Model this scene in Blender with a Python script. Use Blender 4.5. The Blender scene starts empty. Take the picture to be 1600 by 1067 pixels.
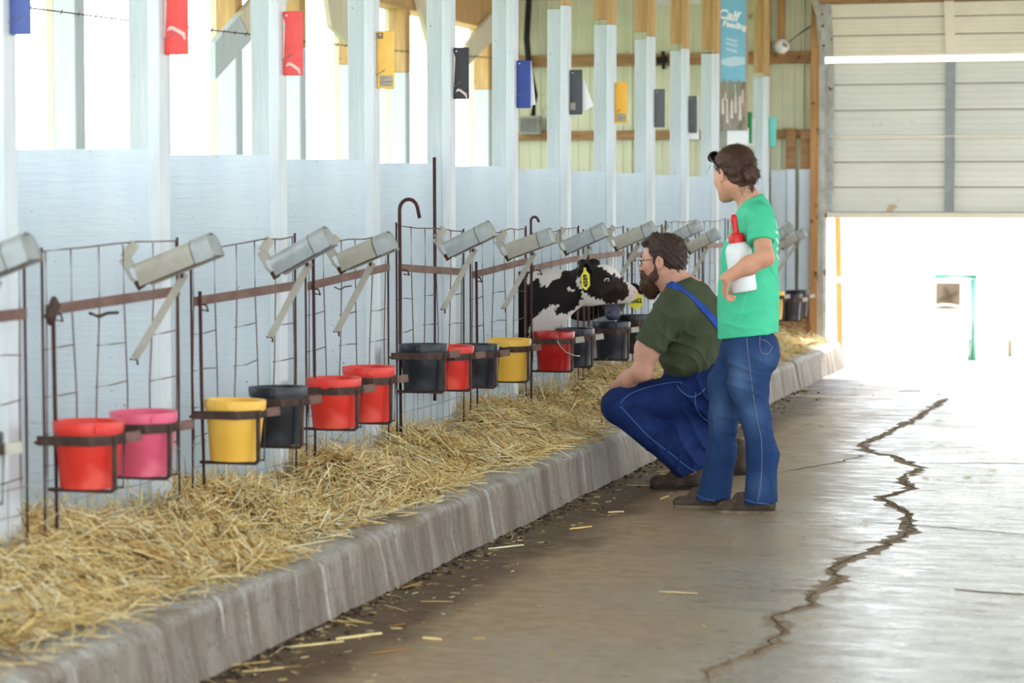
import bpy, bmesh, math, random
import numpy as np
from mathutils import Vector, Matrix
from mathutils.bvhtree import BVHTree
random.seed(7); rng = np.random.default_rng(7)
scene = bpy.context.scene
COL = scene.collection

# ------------------------------------------------------------------ camera
FPX, CX, CY, CAMH = 3778.0, 800.0, 533.5, 1.45
PSI, PIT = math.radians(15.577), math.radians(3.355)
cR = np.array([math.cos(PSI), math.sin(PSI), 0.0])
cF = np.array([-math.sin(PSI)*math.cos(PIT), math.cos(PSI)*math.cos(PIT), -math.sin(PIT)])
cU = np.cross(cR, cF); CC = np.array([0, 0, CAMH])
cam_d = bpy.data.cameras.new('camera'); cam = bpy.data.objects.new('camera', cam_d); COL.objects.link(cam)
cam_d.sensor_width = 36.0; cam_d.lens = 36.0*FPX/1600.0; cam_d.clip_end = 300
cam.location = (0, 0, CAMH)
cam.rotation_euler = Matrix((cR, cU, -cF)).transposed().to_euler()
cam_d.dof.use_dof = True; cam_d.dof.focus_distance = 11.9; cam_d.dof.aperture_fstop = 3.2
scene.camera = cam

# ------------------------------------------------------------------ world, sun, exposure
world = bpy.data.worlds.new('sky'); scene.world = world; world.use_nodes = True
wn = world.node_tree.nodes; wl = world.node_tree.links
wn['Background'].inputs[0].default_value = (0.86, 0.935, 1.0, 1)
wn['Background'].inputs[1].default_value = 4.6
sun_d = bpy.data.lights.new('sun', 'SUN'); sun = bpy.data.objects.new('sun', sun_d); COL.objects.link(sun)
sun_d.energy = 9.0; sun_d.angle = 0.01; sun_d.color = (1.0, 0.95, 0.86)
sun.rotation_euler = Vector((-0.12, -0.78, -0.62)).to_track_quat('-Z', 'Y').to_euler()
sun.location = (0, 30, 20)
vs = scene.view_settings
vs.view_transform = 'Standard'; vs.look = 'None'; vs.gamma = 1.0; vs.use_curve_mapping = False
vs.exposure = 0.45

# ------------------------------------------------------------------ helpers
def ray(x, y): return cR*(x-CX) - cU*(y-CY) + cF*FPX
def atX(x, y, X): d = ray(x, y); return CC + d*(X/d[0])
def atY(x, y, Y): d = ray(x, y); return CC + d*(Y/d[1])
def atZ(x, y, Z): d = ray(x, y); return CC + d*((Z-CAMH)/d[2])

def wloc(o):
    v = Vector((0, 0, 0))
    while o is not None:
        v = v + o.location; o = o.parent
    return v
def mesh_obj(name, verts, faces, m, parent=None, smooth=False, attr=None):
    me = bpy.data.meshes.new(name)
    off = wloc(parent) if parent else Vector((0, 0, 0))
    V = np.asarray(verts, dtype=np.float64).reshape(-1, 3) - np.array(off)
    if isinstance(faces, np.ndarray):
        n, k = faces.shape
        me.vertices.add(len(V)); me.vertices.foreach_set('co', V.astype(np.float32).ravel())
        me.loops.add(n*k); me.loops.foreach_set('vertex_index', faces.astype(np.int32).ravel())
        me.polygons.add(n); me.polygons.foreach_set('loop_start', np.arange(0, n*k, k, dtype=np.int32))
        me.update(calc_edges=True); me.validate()
    else:
        me.from_pydata([tuple(v) for v in V], [], faces); me.update()
    if m is not None: me.materials.append(M[m] if isinstance(m, str) else m)
    if smooth: me.polygons.foreach_set('use_smooth', np.ones(len(me.polygons), dtype=bool))
    if attr is not None:
        a = me.color_attributes.new('col', 'FLOAT_COLOR', 'POINT')
        c = np.ones((len(me.vertices), 4), np.float32); c[:, :3] = attr; a.data.foreach_set('color', c.ravel())
    o = bpy.data.objects.new(name, me); COL.objects.link(o)
    if parent: o.parent = parent
    return o
def tag(o, label=None, cat=None, group=None, kind=None):
    if label: o['label'] = label
    if cat: o['category'] = cat
    if group: o['group'] = group
    if kind: o['kind'] = kind
    return o
def empty(name, loc, label=None, cat=None, group=None):
    o = bpy.data.objects.new(name, None); o.empty_display_size = .1; COL.objects.link(o); o.location = loc
    return tag(o, label, cat, group)
def copy_tree(o, parent=None):
    c = o.copy(); COL.objects.link(c); c.parent = parent
    for ch in o.children: copy_tree(ch, c)
    return c
def cyl_frame(t):
    t = t/np.linalg.norm(t); a = np.array([0, 0, 1.0]) if abs(t[2]) < .9 else np.array([1.0, 0, 0])
    u = np.cross(t, a); u /= np.linalg.norm(u); return u, np.cross(u, t)
class MB:
    def __init__(s): s.v = []; s.f = []
    def add(s, vs_, fs):
        b = len(s.v); s.v += [tuple(map(float, p)) for p in vs_]; s.f += [tuple(i+b for i in q) for q in fs]; return s
    def box(s, x0, x1, y0, y1, z0, z1):
        return s.add([(x0,y0,z0),(x1,y0,z0),(x1,y1,z0),(x0,y1,z0),(x0,y0,z1),(x1,y0,z1),(x1,y1,z1),(x0,y1,z1)],
            [(0,3,2,1),(4,5,6,7),(0,1,5,4),(1,2,6,5),(2,3,7,6),(3,0,4,7)])
    def bar(s, a, b, w, t, up=(0, 0, 1)):           # rectangular bar from a to b
        a = np.array(a, float); b = np.array(b, float); d = b-a; d /= np.linalg.norm(d)
        u = np.cross(d, up); 
        if np.linalg.norm(u) < 1e-4: u = np.cross(d, (1, 0, 0))
        u /= np.linalg.norm(u); v = np.cross(u, d)
        P = []
        for c in (a, b):
            for sx, sy in ((-1,-1),(1,-1),(1,1),(-1,1)): P.append(c+u*sx*t/2+v*sy*w/2)
        return s.add(P, [(0,1,2,3),(7,6,5,4),(0,4,5,1),(1,5,6,2),(2,6,7,3),(3,7,4,0)])
    def tube(s, pts, r, n=6, cap=True):
        pts = [np.array(p, float) for p in pts]; rs = r if hasattr(r, '__len__') else [r]*len(pts)
        P = []; F = []; u = None
        for i, p in enumerate(pts):
            t = pts[min(i+1, len(pts)-1)]-pts[max(i-1, 0)]; t /= np.linalg.norm(t)+1e-12
            if u is None: u, v = cyl_frame(t)
            else:
                u = u-t*np.dot(u, t); u /= np.linalg.norm(u)+1e-12; v = np.cross(t, u)
            for k in range(n):
                a = 2*math.pi*k/n; P.append(p+rs[i]*(math.cos(a)*u+math.sin(a)*v))
        for i in range(len(pts)-1):
            for k in range(n):
                F.append((i*n+k, i*n+(k+1) % n, (i+1)*n+(k+1) % n, (i+1)*n+k))
        if cap: F.append(tuple(range(n))[::-1]); F.append(tuple(range((len(pts)-1)*n, len(pts)*n)))
        return s.add(P, F)
    def strap(s, pts, w, t, up=(0, 0, 1)):          # flat bar along a polyline, w along up
        pts = [np.array(p, float) for p in pts]; up = np.array(up, float); P = []; F = []
        for i, p in enumerate(pts):
            d0 = pts[i]-pts[i-1] if i else pts[1]-pts[0]
            d1 = pts[i+1]-pts[i] if i < len(pts)-1 else d0
            d0 = d0/np.linalg.norm(d0); d1 = d1/np.linalg.norm(d1)
            d = d0+d1; d /= np.linalg.norm(d); u = np.cross(d, up); u /= np.linalg.norm(u)
            sc = 1/max(.4, np.dot(d, d0)); v = np.cross(u, d); v /= np.linalg.norm(v)
            for a, b in ((-1,-1),(1,-1),(1,1),(-1,1)): P.append(p+u*a*t/2*sc+v*b*w/2)
        for i in range(len(pts)-1):
            for k in range(4): F.append((i*4+k, i*4+(k+1) % 4, i*4+4+(k+1) % 4, i*4+4+k))
        m = (len(pts)-1)*4; F += [(3,2,1,0), (m,m+1,m+2,m+3)]
        return s.add(P, F)
    def lathe(s, prof, c=(0, 0, 0), n=28, sx=1.0, sy=1.0):
        P = []; F = []
        for r, z in prof:
            for k in range(n):
                a = 2*math.pi*k/n; P.append((c[0]+r*sx*math.cos(a), c[1]+r*sy*math.sin(a), c[2]+z))
        for i in range(len(prof)-1):
            for k in range(n): F.append((i*n+k, i*n+(k+1) % n, (i+1)*n+(k+1) % n, (i+1)*n+k))
        return s.add(P, F)
    def prism(s, poly, axis, a, b):                 # polygon in the plane normal to axis
        n = len(poly); P = []
        for w in (a, b):
            for p, q in poly:
                P.append({'x': (w, p, q), 'y': (p, w, q), 'z': (p, q, w)}[axis])
        F = [tuple(range(n)), tuple(range(2*n-1, n-1, -1))]+[(i, i+n, (i+1) % n+n, (i+1) % n) for i in range(n)]
        return s.add(P, F)
    def xf(s, mat): s.v = [tuple(mat @ Vector(p)) for p in s.v]; return s
    def build(s, name, m, parent=None, smooth=False, bevel=0.0, segs=1, auto=False):
        bm_v = s.v
        o = mesh_obj(name, bm_v, s.f, m, parent, smooth)
        bm = bmesh.new(); bm.from_mesh(o.data); bmesh.ops.recalc_face_normals(bm, faces=bm.faces)
        if bevel: bmesh.ops.bevel(bm, geom=[e for e in bm.edges if e.is_manifold and e.calc_face_angle(0) > .5], offset=bevel, segments=segs, affect='EDGES', profile=.5)
        if auto:
            for f in bm.faces: f.smooth = True
            for e in bm.edges: e.smooth = not (len(e.link_faces) == 2 and e.calc_face_angle(0) > .6)
        bm.to_mesh(o.data); bm.free()
        return o

# ------------------------------------------------------------------ materials
M = {}
def srgb(r, g, b): return tuple(((c/255)/12.92 if c/255 <= .04045 else ((c/255+.055)/1.055)**2.4) for c in (r, g, b))
def pm(name, c1, c2=None, scale=8, rough=.6, bump=0.0, metal=0.0, stretch=(1, 1, 1), detail=5, spec=.4, c3=None, s3=20, t3=.62,
       bscale=None, bstretch=None, rough2=None, attr=False, sss=0.0, wave=None, sheen=0.0):
    m = bpy.data.materials.new(name); m.use_nodes = True; N = m.node_tree.nodes; L = m.node_tree.links
    b = N['Principled BSDF']; b.inputs['Roughness'].default_value = rough; b.inputs['Metallic'].default_value = metal
    b.inputs['Specular IOR Level'].default_value = spec
    if sheen: b.inputs['Sheen Weight'].default_value = sheen
    if sss:
        b.inputs['Subsurface Weight'].default_value = sss; b.inputs['Subsurface Radius'].default_value = (.012, .005, .003); b.inputs['Subsurface Scale'].default_value = 1.0
    tc = N.new('ShaderNodeTexCoord')
    def noise(sc, st, det=5):
        mp = N.new('ShaderNodeMapping'); mp.inputs['Scale'].default_value = st; L.new(tc.outputs['Object'], mp.inputs[0])
        nz = N.new('ShaderNodeTexNoise'); nz.inputs['Scale'].default_value = sc; nz.inputs['Detail'].default_value = det; nz.inputs['Roughness'].default_value = .6
        L.new(mp.outputs[0], nz.inputs['Vector']); return nz
    nz = noise(scale, stretch, detail)
    def mixc(fac, a, bcol):
        mx = N.new('ShaderNodeMix'); mx.data_type = 'RGBA'; L.new(fac, mx.inputs[0])
        for s_, i in ((a, 6), (bcol, 7)):
            if isinstance(s_, tuple): mx.inputs[i].default_value = (*s_, 1)
            else: L.new(s_, mx.inputs[i])
        return mx.outputs[2]
    def ramp(sock, lo, hi):
        r = N.new('ShaderNodeMapRange'); r.inputs[1].default_value = lo; r.inputs[2].default_value = hi; L.new(sock, r.inputs[0]); return r.outputs[0]
    fac = ramp(nz.outputs[0], .32, .68)
    if attr:
        at = N.new('ShaderNodeVertexColor'); at.layer_name = 'col'
        mul = N.new('ShaderNodeMix'); mul.data_type = 'RGBA'; mul.blend_type = 'MULTIPLY'; mul.inputs[0].default_value = 1
        L.new(at.outputs[0], mul.inputs[6]); L.new(mixc(fac, c1, c2 or c1), mul.inputs[7]); col = mul.outputs[2]
    else: col = mixc(fac, c1, c2 or c1)
    if c3 is not None:
        n3 = noise(s3, (1, 1, 1), 3); col = mixc(ramp(n3.outputs[0], t3, t3+.06), col, c3)
    L.new(col, b.inputs['Base Color'])
    if rough2 is not None:
        r = N.new('ShaderNodeMapRange'); L.new(fac, r.inputs[0]); r.inputs[3].default_value = rough; r.inputs[4].default_value = rough2; L.new(r.outputs[0], b.inputs['Roughness'])
    if bump:
        bz = noise(bscale or scale*3, bstretch or stretch, 6); bp = N.new('ShaderNodeBump'); bp.inputs['Strength'].default_value = bump; bp.inputs['Distance'].default_value = .01
        L.new(bz.outputs[0], bp.inputs['Height']); L.new(bp.outputs[0], b.inputs['Normal'])
    M[name] = m; return m
S = srgb
pm('white_paint', S(220,229,236), S(200,212,221), 3, .55, .5, stretch=(1,1,.25), c3=S(150,154,154), s3=46, t3=.685, bscale=22, bstretch=(.35,1,3))
pm('white_post', S(228,233,236), S(206,213,217), 5, .55, .45, stretch=(3,3,.3), c3=S(150,152,150), s3=55, t3=.665, bscale=25, bstretch=(3,3,.3))
pm('board_paint', S(214,221,221), S(194,203,203), 5, .6, .5, stretch=(3,3,.3), c3=S(140,144,142), s3=38, t3=.68, bscale=25, bstretch=(3,3,.3))
pm('bare_wood', S(208,170,116), S(180,138,88), 9, .7, .3, stretch=(4,4,.35), c3=S(92,58,30), s3=7, t3=.68)
pm('old_wood', S(176,136,92), S(138,100,64), 8, .75, .3, stretch=(.5,3,5), c3=S(80,52,30), s3=9, t3=.66)
pm('jamb_wood', S(192,146,94), S(158,112,68), 8, .7, .3, stretch=(5,5,.3), c3=S(96,60,32), s3=8, t3=.64)
pm('rust', S(88,68,60), S(58,42,38), 25, .7, .3, metal=.2, spec=.3)
pm('pale_wood', S(228,218,196), S(212,198,170), 9, .7, .2, stretch=(4,4,.35))
pm('rust_dark', S(84,46,46), S(58,34,36), 30, .7, .2, metal=.2)
pm('rail_steel', S(132,104,94), S(104,76,68), 18, .65, .3, metal=.3, stretch=(1,.4,1))
pm('wire', S(120,96,92), S(86,60,58), 20, .6, 0, metal=.3)
pm('galv_wire', S(186,186,184), S(150,146,142), 20, .5, 0, metal=.5)
pm('galv', S(186,192,194), S(160,164,164), 12, .45, .1, metal=.6, c3=S(170,140,100), s3=9, t3=.66)
pm('galv_dull', S(188,184,172), S(168,162,148), 12, .55, .1, metal=.35, c3=S(176,146,104), s3=6, t3=.66)
pm('outer_white', S(206,214,214), S(192,202,202), 5, .6, .1, stretch=(3,3,.3))
pm('rust_inside', S(92,66,44), S(62,42,30), 12, .8, .2)
pm('corrugated', S(214,212,180), S(198,198,168), 2.5, .5, .1, metal=.1, c3=S(150,142,110), s3=4, t3=.68)
pm('door_panel', S(230,230,220), S(216,216,206), 2.5, .45, .08, metal=.15, stretch=(.4,1,2), c3=S(196,176,150), s3=3.2, t3=.66)
pm('door_cream', S(238,230,212), S(228,220,200), 3, .5, .08, metal=.05)
pm('door_steel', S(158,162,162), S(138,142,142), 8, .45, .1, metal=.4)
pm('track_steel', S(196,196,188), S(160,158,148), 8, .5, .1, metal=.3, c3=S(120,86,56), s3=14, t3=.64)
pm('dark_hole', S(30,26,24), None, 5, .8)
pm('conduit', S(120,118,112), S(100,98,92), 8, .5, 0, metal=.3)
pm('grey_box', S(160,160,150), S(140,138,126), 9, .6, .1, c3=S(110,100,84), s3=12, t3=.64)
pm('roof_steel', S(205,208,205), S(190,194,192), 3, .55, .05)
pm('paper', S(245,245,246), None, 5, .7)
pm('straw_base', S(160,128,74), S(104,76,40), 30, .9, .9, bscale=60, c3=S(110,80,42), s3=18, t3=.6)  # base colour darkened to paint shadow into the gaps between straws
pm('gravel', S(196,188,174), S(170,160,146), 3, .9, .4, bscale=30)
pm('grass', S(120,140,80), S(92,116,58), 4, .95, .3)
pm('ext_white', S(236,238,236), S(222,226,226), 2, .6, .05)
pm('teal_paint', S(120,196,178), S(98,178,160), 5, .5, .05)
# ------------------------------------------------------------------ floor
def floor_material():
    m = bpy.data.materials.new('floor_concrete'); m.use_nodes = True; N = m.node_tree.nodes; L = m.node_tree.links; b = N['Principled BSDF']
    tc = N.new('ShaderNodeTexCoord'); sep = N.new('ShaderNodeSeparateXYZ'); L.new(tc.outputs['Object'], sep.inputs[0])
    def nz(scale, st=(1,1,1), det=6, rough=.6):
        mp = N.new('ShaderNodeMapping'); mp.inputs['Scale'].default_value = st; L.new(tc.outputs['Object'], mp.inputs[0])
        n = N.new('ShaderNodeTexNoise'); n.inputs['Scale'].default_value = scale; n.inputs['Detail'].default_value = det; n.inputs['Roughness'].default_value = rough
        L.new(mp.outputs[0], n.inputs['Vector']); return n.outputs[0]
    def mr(s, a, b_, c=0, d=1):
        r = N.new('ShaderNodeMapRange'); L.new(s, r.inputs[0]); 
        for i, v in enumerate((a, b_, c, d)): r.inputs[i+1].default_value = v
        return r.outputs[0]
    def math_(op, a, b_):
        n = N.new('ShaderNodeMath'); n.operation = op; n.use_clamp = False
        for i, v in enumerate((a, b_)):
            if isinstance(v, (int, float)): n.inputs[i].default_value = v
            else: L.new(v, n.inputs[i])
        return n.outputs[0]
    def mix(f, a, c):
        n = N.new('ShaderNodeMix'); n.data_type = 'RGBA'; L.new(f, n.inputs[0])
        for i, v in ((6, a), (7, c)):
            if isinstance(v, tuple): n.inputs[i].default_value = (*v, 1)
            else: L.new(v, n.inputs[i])
        return n.outputs[2]
    big = nz(.9); fine = nz(14, (1, 1, 1)); med = nz(3.2, (1, .55, 1)); streak = nz(5, (.7, 3.2, 1)); gr = nz(60)
    grey = mix(mr(med, .35, .65), S(176,173,170), S(148,144,140)); brown = mix(mr(fine, .35, .65), S(170,145,116), S(146,121,94))
    xs = math_('ADD', sep.outputs[0], math_('MULTIPLY', math_('SUBTRACT', big, .5), 1.6))
    col = mix(mr(xs, -2.3, -.55), brown, grey)
    stain = mix(mr(streak, .60, .68), col, S(112,92,76)); col2 = mix(mr(xs, -1.2, -.4), col, stain)
    xd = math_('ADD', sep.outputs[0], math_('MULTIPLY', math_('SUBTRACT', med, .5), .55))
    dirt = mix(mr(gr, .35, .7), S(76,55,36), S(106,80,54))
    col3 = mix(mr(xd, -2.58, -2.36), dirt, col2)
    spk = mix(mr(gr, .66, .72), col3, S(120,100,80))
    L.new(spk, b.inputs['Base Color'])
    wet = mr(nz(7, (.5, 1.3, 1), 10, .85), .36, .64, .05, .36)
    r1 = math_('ADD', wet, mr(xs, -2.4, -1.0, .28, 0)); L.new(r1, b.inputs['Roughness'])
    b.inputs['Specular IOR Level'].default_value = .5
    bp = N.new('ShaderNodeBump'); bp.inputs['Strength'].default_value = .35; bp.inputs['Distance'].default_value = .005
    L.new(math_('ADD', nz(26, (1, 2.2, 1), 8, .7), math_('MULTIPLY', med, 1.2)), bp.inputs['Height']); L.new(bp.outputs[0], b.inputs['Normal'])
    M['floor'] = m
floor_material()
Y_END = 21.15; XF = -3.52; SP = 1.176; X_OUT = -6.0; Z_CURB = .22
def YN(n): return 6.88+SP*n
floor = MB().box(-2.84, 5.2, -4, Y_END+.35, -.2, 0).build('floor', 'floor'); tag(floor, 'worn concrete aisle floor with dirt along the curb', kind='structure')
pm('crack_dirt', S(136,108,80), S(98,74,54), 30, .95, .5, c3=S(170,140,90), s3=40, t3=.64)
pm('crack_stain', S(150,132,112), S(132,114,96), 30, .9, .3)
pm('crack_dark', S(62,46,38), S(44,34,30), 30, .95, .2)
def crack(px, wmin, wmax, m, seed=1):
    lift = {'crack_stain': -.0004, 'crack_dirt': .0}.get(m, .0006)
    r = np.random.default_rng(seed); P = []
    pts = [atZ(x, y, 0) for x, y in px]
    for a, b in zip(pts[:-1], pts[1:]):
        n = max(2, int(np.linalg.norm(b-a)/.05))
        for i in range(n):
            q = a+(b-a)*i/n; P.append(q+np.array([r.normal(0, .012), r.normal(0, .01), 0]))
    P.append(pts[-1]); V = []; F = []
    for i, q in enumerate(P):
        t = P[min(i+1, len(P)-1)]-P[max(i-1, 0)]; t /= np.linalg.norm(t); nrm = np.array([-t[1], t[0], 0])
        e = min(1, min(i, len(P)-1-i)/3+.15); wd = e*r.uniform(wmin, wmax)
        V += [q+nrm*wd*r.uniform(.3, 1)+[0, 0, .0006+lift], q+[0, 0, (.0014 if lift < 0 else .0022)+lift], q-nrm*wd*r.uniform(.3, 1)+[0, 0, .0006+lift]]
    for i in range(len(P)-1):
        for k in (0, 1): F.append((i*3+k, i*3+k+1, i*3+3+k+1, i*3+3+k))
    return mesh_obj('floor_crack', V, F, m, floor)
main = [(1100,1066),(1119,1045),(1150,1030),(1209,1007),(1228,980),(1204,964),(1266,945),(1273,923),(1309,907),(1297,888),(1332,871),(1380,854),(1418,831),(1420,802),(1375,778),(1423,764),(1408,748),(1439,731),(1394,712),(1361,707),(1344,695),(1363,688),(1392,674),(1427,655),(1451,641),(1480,622)]
crack(main, .018, .075, 'crack_stain', 2); crack(main, .004, .026, 'crack_dirt', 3); crack([(x+2, y) for x, y in main[8:17]], .002, .009, 'crack_dark', 5); crack([(x-2, y) for x, y in main[2:8]], .002, .006, 'crack_dark', 12)
crack([(1354,710),(1304,724),(1256,731),(1218,738)], .003, .007, 'crack_dark', 6)
crack([(1347,814),(1423,820),(1500,826),(1600,835),(1680,842)], .003, .008, 'crack_dark', 7)
crack([(1214,923),(1266,923)], .004, .007, 'crack_dark', 8)
crack([(1439,724),(1520,724),(1640,725)], .002, .005, 'crack_dark', 9)
crack([(1340,848),(1380,846)], .004, .008, 'crack_dirt', 10)
crack([(1490,921),(1560,926),(1650,930)], .012, .03, 'crack_dirt', 11)

# ------------------------------------------------------------------ curb and stall platform
def curb_material():
    m = bpy.data.materials.new('curb_concrete'); m.use_nodes = True; N = m.node_tree.nodes; L = m.node_tree.links; b = N['Principled BSDF']
    tc = N.new('ShaderNodeTexCoord'); sep = N.new('ShaderNodeSeparateXYZ'); L.new(tc.outputs['Object'], sep.inputs[0])
    def nz(scale, st, det=6):
        mp = N.new('ShaderNodeMapping'); mp.inputs['Scale'].default_value = st; L.new(tc.outputs['Object'], mp.inputs[0])
        n = N.new('ShaderNodeTexNoise'); n.inputs['Scale'].default_value = scale; n.inputs['Detail'].default_value = det; n.inputs['Roughness'].default_value = .65
        L.new(mp.outputs[0], n.inputs['Vector']); return n.outputs[0]
    def mix(f, lo, hi, a, c):
        r = N.new('ShaderNodeMapRange'); L.new(f, r.inputs[0]); r.inputs[1].default_value = lo; r.inputs[2].default_value = hi
        n = N.new('ShaderNodeMix'); n.data_type = 'RGBA'; L.new(r.outputs[0], n.inputs[0])
        for i, v in ((6, a), (7, c)):
            if isinstance(v, tuple): n.inputs[i].default_value = (*v, 1)
            else: L.new(v, n.inputs[i])
        return n.outputs[2]
    base = mix(nz(3, (1,1,1)), .35, .65, S(178,174,168), S(152,147,140))
    drip = nz(5, (1, 1.6, .22), 7); base = mix(drip, .50, .66, base, S(132,114,100))
    pale = nz(7, (1, 1.6, .12), 6); base = mix(pale, .60, .70, base, S(196,194,190))
    pat = nz(1.4, (1, 1, 2)); base = mix(pat, .56, .66, base, S(124,106,92))
    zr = N.new('ShaderNodeMath'); zr.operation = 'MULTIPLY_ADD'; zr.inputs[1].default_value = .05; L.new(pat, zr.inputs[0]); L.new(sep.outputs[2], zr.inputs[2])
    splash = mix(zr.outputs[0], .205, .235, mix(drip, .40, .62, S(148,137,126), S(112,97,84)), base); base = mix(pale, .60, .68, splash, S(186,184,180))
    grit = nz(34, (1, 1, .8), 8); base = mix(grit, .52, .75, base, S(104,92,82)); speck = nz(70, (1, 1, 1), 2); base = mix(speck, .64, .70, base, S(80,68,58))
    L.new(base, b.inputs['Base Color']); b.inputs['Roughness'].default_value = .75
    bp = N.new('ShaderNodeBump'); bp.inputs['Strength'].default_value = .4; bp.inputs['Distance'].default_value = .01; L.new(nz(24, (1,1,.6), 8), bp.inputs['Height']); L.new(bp.outputs[0], b.inputs['Normal'])
    M['curb'] = m
curb_material()
curb = bpy.data.objects.new('curb', None); COL.objects.link(curb); tag(curb, 'long raised concrete curb running along the stall fronts', kind='structure')
prof0 = [(-2.832, -.2), (-2.832, 0), (-2.85, .1), (-2.862, .185), (-2.872, .207), (-2.892, .218), (-3.0, .22), (-3.6, .22), (-3.6, -.2)]
def curb_seg(y0, y1):
    n = max(2, int((y1-y0)/.12)); V = []; F = []; k = len(prof0)
    for i in range(n+1):
        y = y0+(y1-y0)*i/n
        for j, (x, z) in enumerate(prof0):
            a = .006 if 1 <= j <= 6 else 0
            V.append((x+a*math.sin(y*3.1+j*.8)+a*.8*math.sin(y*9.7+j), y, z+(a*.7*math.sin(y*4.3+j*.5) if 2 <= j <= 6 else 0)))
    for i in range(n):
        for j in range(k-1): F.append((i*k+j, i*k+k+j, i*k+k+j+1, i*k+j+1))
    F += [tuple(range(k)), tuple(range(n*k+k-1, n*k-1, -1))]
    o = mesh_obj('curb_segment', V, F, 'curb', curb, True)
    return o
for a, b in ((2.5, 9.46), (9.468, 14.3), (14.308, 18.3), (18.315, 20.9)): curb_seg(a, b)
plat = MB().box(-6.3, -3.59, 2.5, Y_END+.2, -.2, .215).build('stall_floor', 'curb'); tag(plat, 'concrete floor of the calf stalls behind the curb', kind='structure')

# ------------------------------------------------------------------ building shell
ceiling = MB().prism([(-6.9, 3.3), (-.2, 4.9), (6.6, 3.3), (6.6, 3.38), (-.2, 4.98), (-6.9, 3.38)], 'y', -3.5, Y_END+.5).build('ceiling', 'roof_steel'); tag(ceiling, 'pale metal barn roof over the aisle and stalls', kind='structure')
# outer wall: low skirting wall, posts, plate
MB().box(-6.15, -6.08, 0, Y_END, 0, 1.05).build('wall_left', 'white_paint'); tag(bpy.data.objects['wall_left'], 'low white outer wall behind the stalls', kind='structure')
MB().box(-6.14, -5.94, 0, Y_END, 2.95, 3.22).build('trim_1', 'bare_wood'); tag(bpy.data.objects['trim_1'], 'wooden plate beam on top of the outer posts', kind='structure')
wr = MB().box(5.2, 5.3, -3, Y_END, -.2, .9).build('wall_right', 'white_paint'); tag(wr, 'low white wall on the far side of the aisle', kind='structure')
for i, y in enumerate((0, 4.2, 8.4, 12.6, 16.8, 20.9)):
    o = MB().box(5.18, 5.32, y-.07, y+.07, .9, 3.6).build('roof_post', 'bare_wood', wr)
ordn = ['first','second','third','fourth','fifth','sixth','seventh','eighth','ninth','tenth','eleventh','twelfth','thirteenth']
tagcol = ['blue','scarred red','bright red','upper yellow','black','blue','charcoal','orange yellow','slate grey','dark grey','','green','teal']
# outer posts
zp = [2.9, 2.9, 2.9, 2.9, 2.85, 2.6, 2.52, 2.5, 2.45, 2.45, 2.42, 2.42]
for k in range(-4, 8):
    y = 12.42+SP*k; lab = 'white painted outer wall post, %s from the left along the open side' % ordn[k+4]
    r = empty('outer_post', (X_OUT, y, .2), lab, 'post', 'posts of the outer wall')
    zt = zp[k+4]
    MB().box(-6.07, -5.935, y-.12, y, .2, zt).build('painted_post', 'outer_white', r, bevel=.006)
    MB().box(-6.07, -5.935, y-.12, y, zt+.001, 2.97).build('bare_post_end', 'bare_wood', r, bevel=.006)
    MB().box(-6.115, -6.072, y-.115, y-.02, .2, 2.95).build('nailing_strip', 'pale_wood', r)
def brace(poly, lab, split=None):
    xb = -5.93
    def pz(ps): return [(float(p[1]), float(p[2])) for p in (atX(x, y, xb) for x, y in ps)]
    c = atX(*poly[0], xb); r = empty('knee_brace', tuple(c), lab, 'brace', 'diagonal knee braces')
    if split: MB().prism(pz(split), 'x', -5.932, -5.893).build('painted_end', 'outer_white', r)
    MB().prism(pz(poly), 'x', -5.932, -5.893).build('bare_end' if split else 'board', 'pale_wood', r)
brace([(366,24),(386,63),(445,0),(452,-30),(412,-30)], 'diagonal brace board half white half bare, beside the red tags', [(328,66),(365,25),(385.5,62.5),(328,125)])
brace([(502,-30),(505,0),(511,42),(541,72),(541,20),(536,-30)], 'bare pale diagonal brace above the wire, left of yellow tag')
brace([(645,-30),(647,0),(663,62),(672,95),(690,95),(680,40),(664,-30)], 'narrow bare diagonal brace right of the yellow tag')
brace([(724,70),(750,37),(766,18),(766,62),(724,103)], 'bare diagonal brace behind the black tag')
# barbed wire strand and mesh
w = MB(); pts = [atX(x, y, -5.89) for x, y in ((-200,-14),(-40,3),(68,15),(200,32),(293,43),(385,53),(475,65),(540,71),(618,79),(663,82),(735,88),(765,90),(820,96))]
w.tube(pts, .0035, 5); 
o = w.build('wire_strand', 'wire'); tag(o, 'thin dark wire strand running along the outer posts', 'wire')
b = MB()
for i in range(60):
    t = i/60*(len(pts)-1); k = int(t); q = pts[k]+(pts[min(k+1, len(pts)-1)]-pts[k])*(t-k)
    b.bar(q+np.array([0, -.012, -.012]), q+np.array([0, .012, .012]), .004, .004)
b.build('barb', 'wire', o)['kind'] = 'stuff'
ms = MB()
for i in range(56): 
    y = 9.6+i*.1016; ms.tube([(-6.13, y, 1.05), (-6.13, y, 2.2)], .0011, 4, False)
for i in range(12): ms.tube([(-6.13, 9.5, 1.08+i*.1016), (-6.13, 15.3, 1.08+i*.1016)], .0011, 4, False)
tag(ms.build('wire_netting', 'galv_wire'), 'square wire netting over the outer openings', 'netting')

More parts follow.
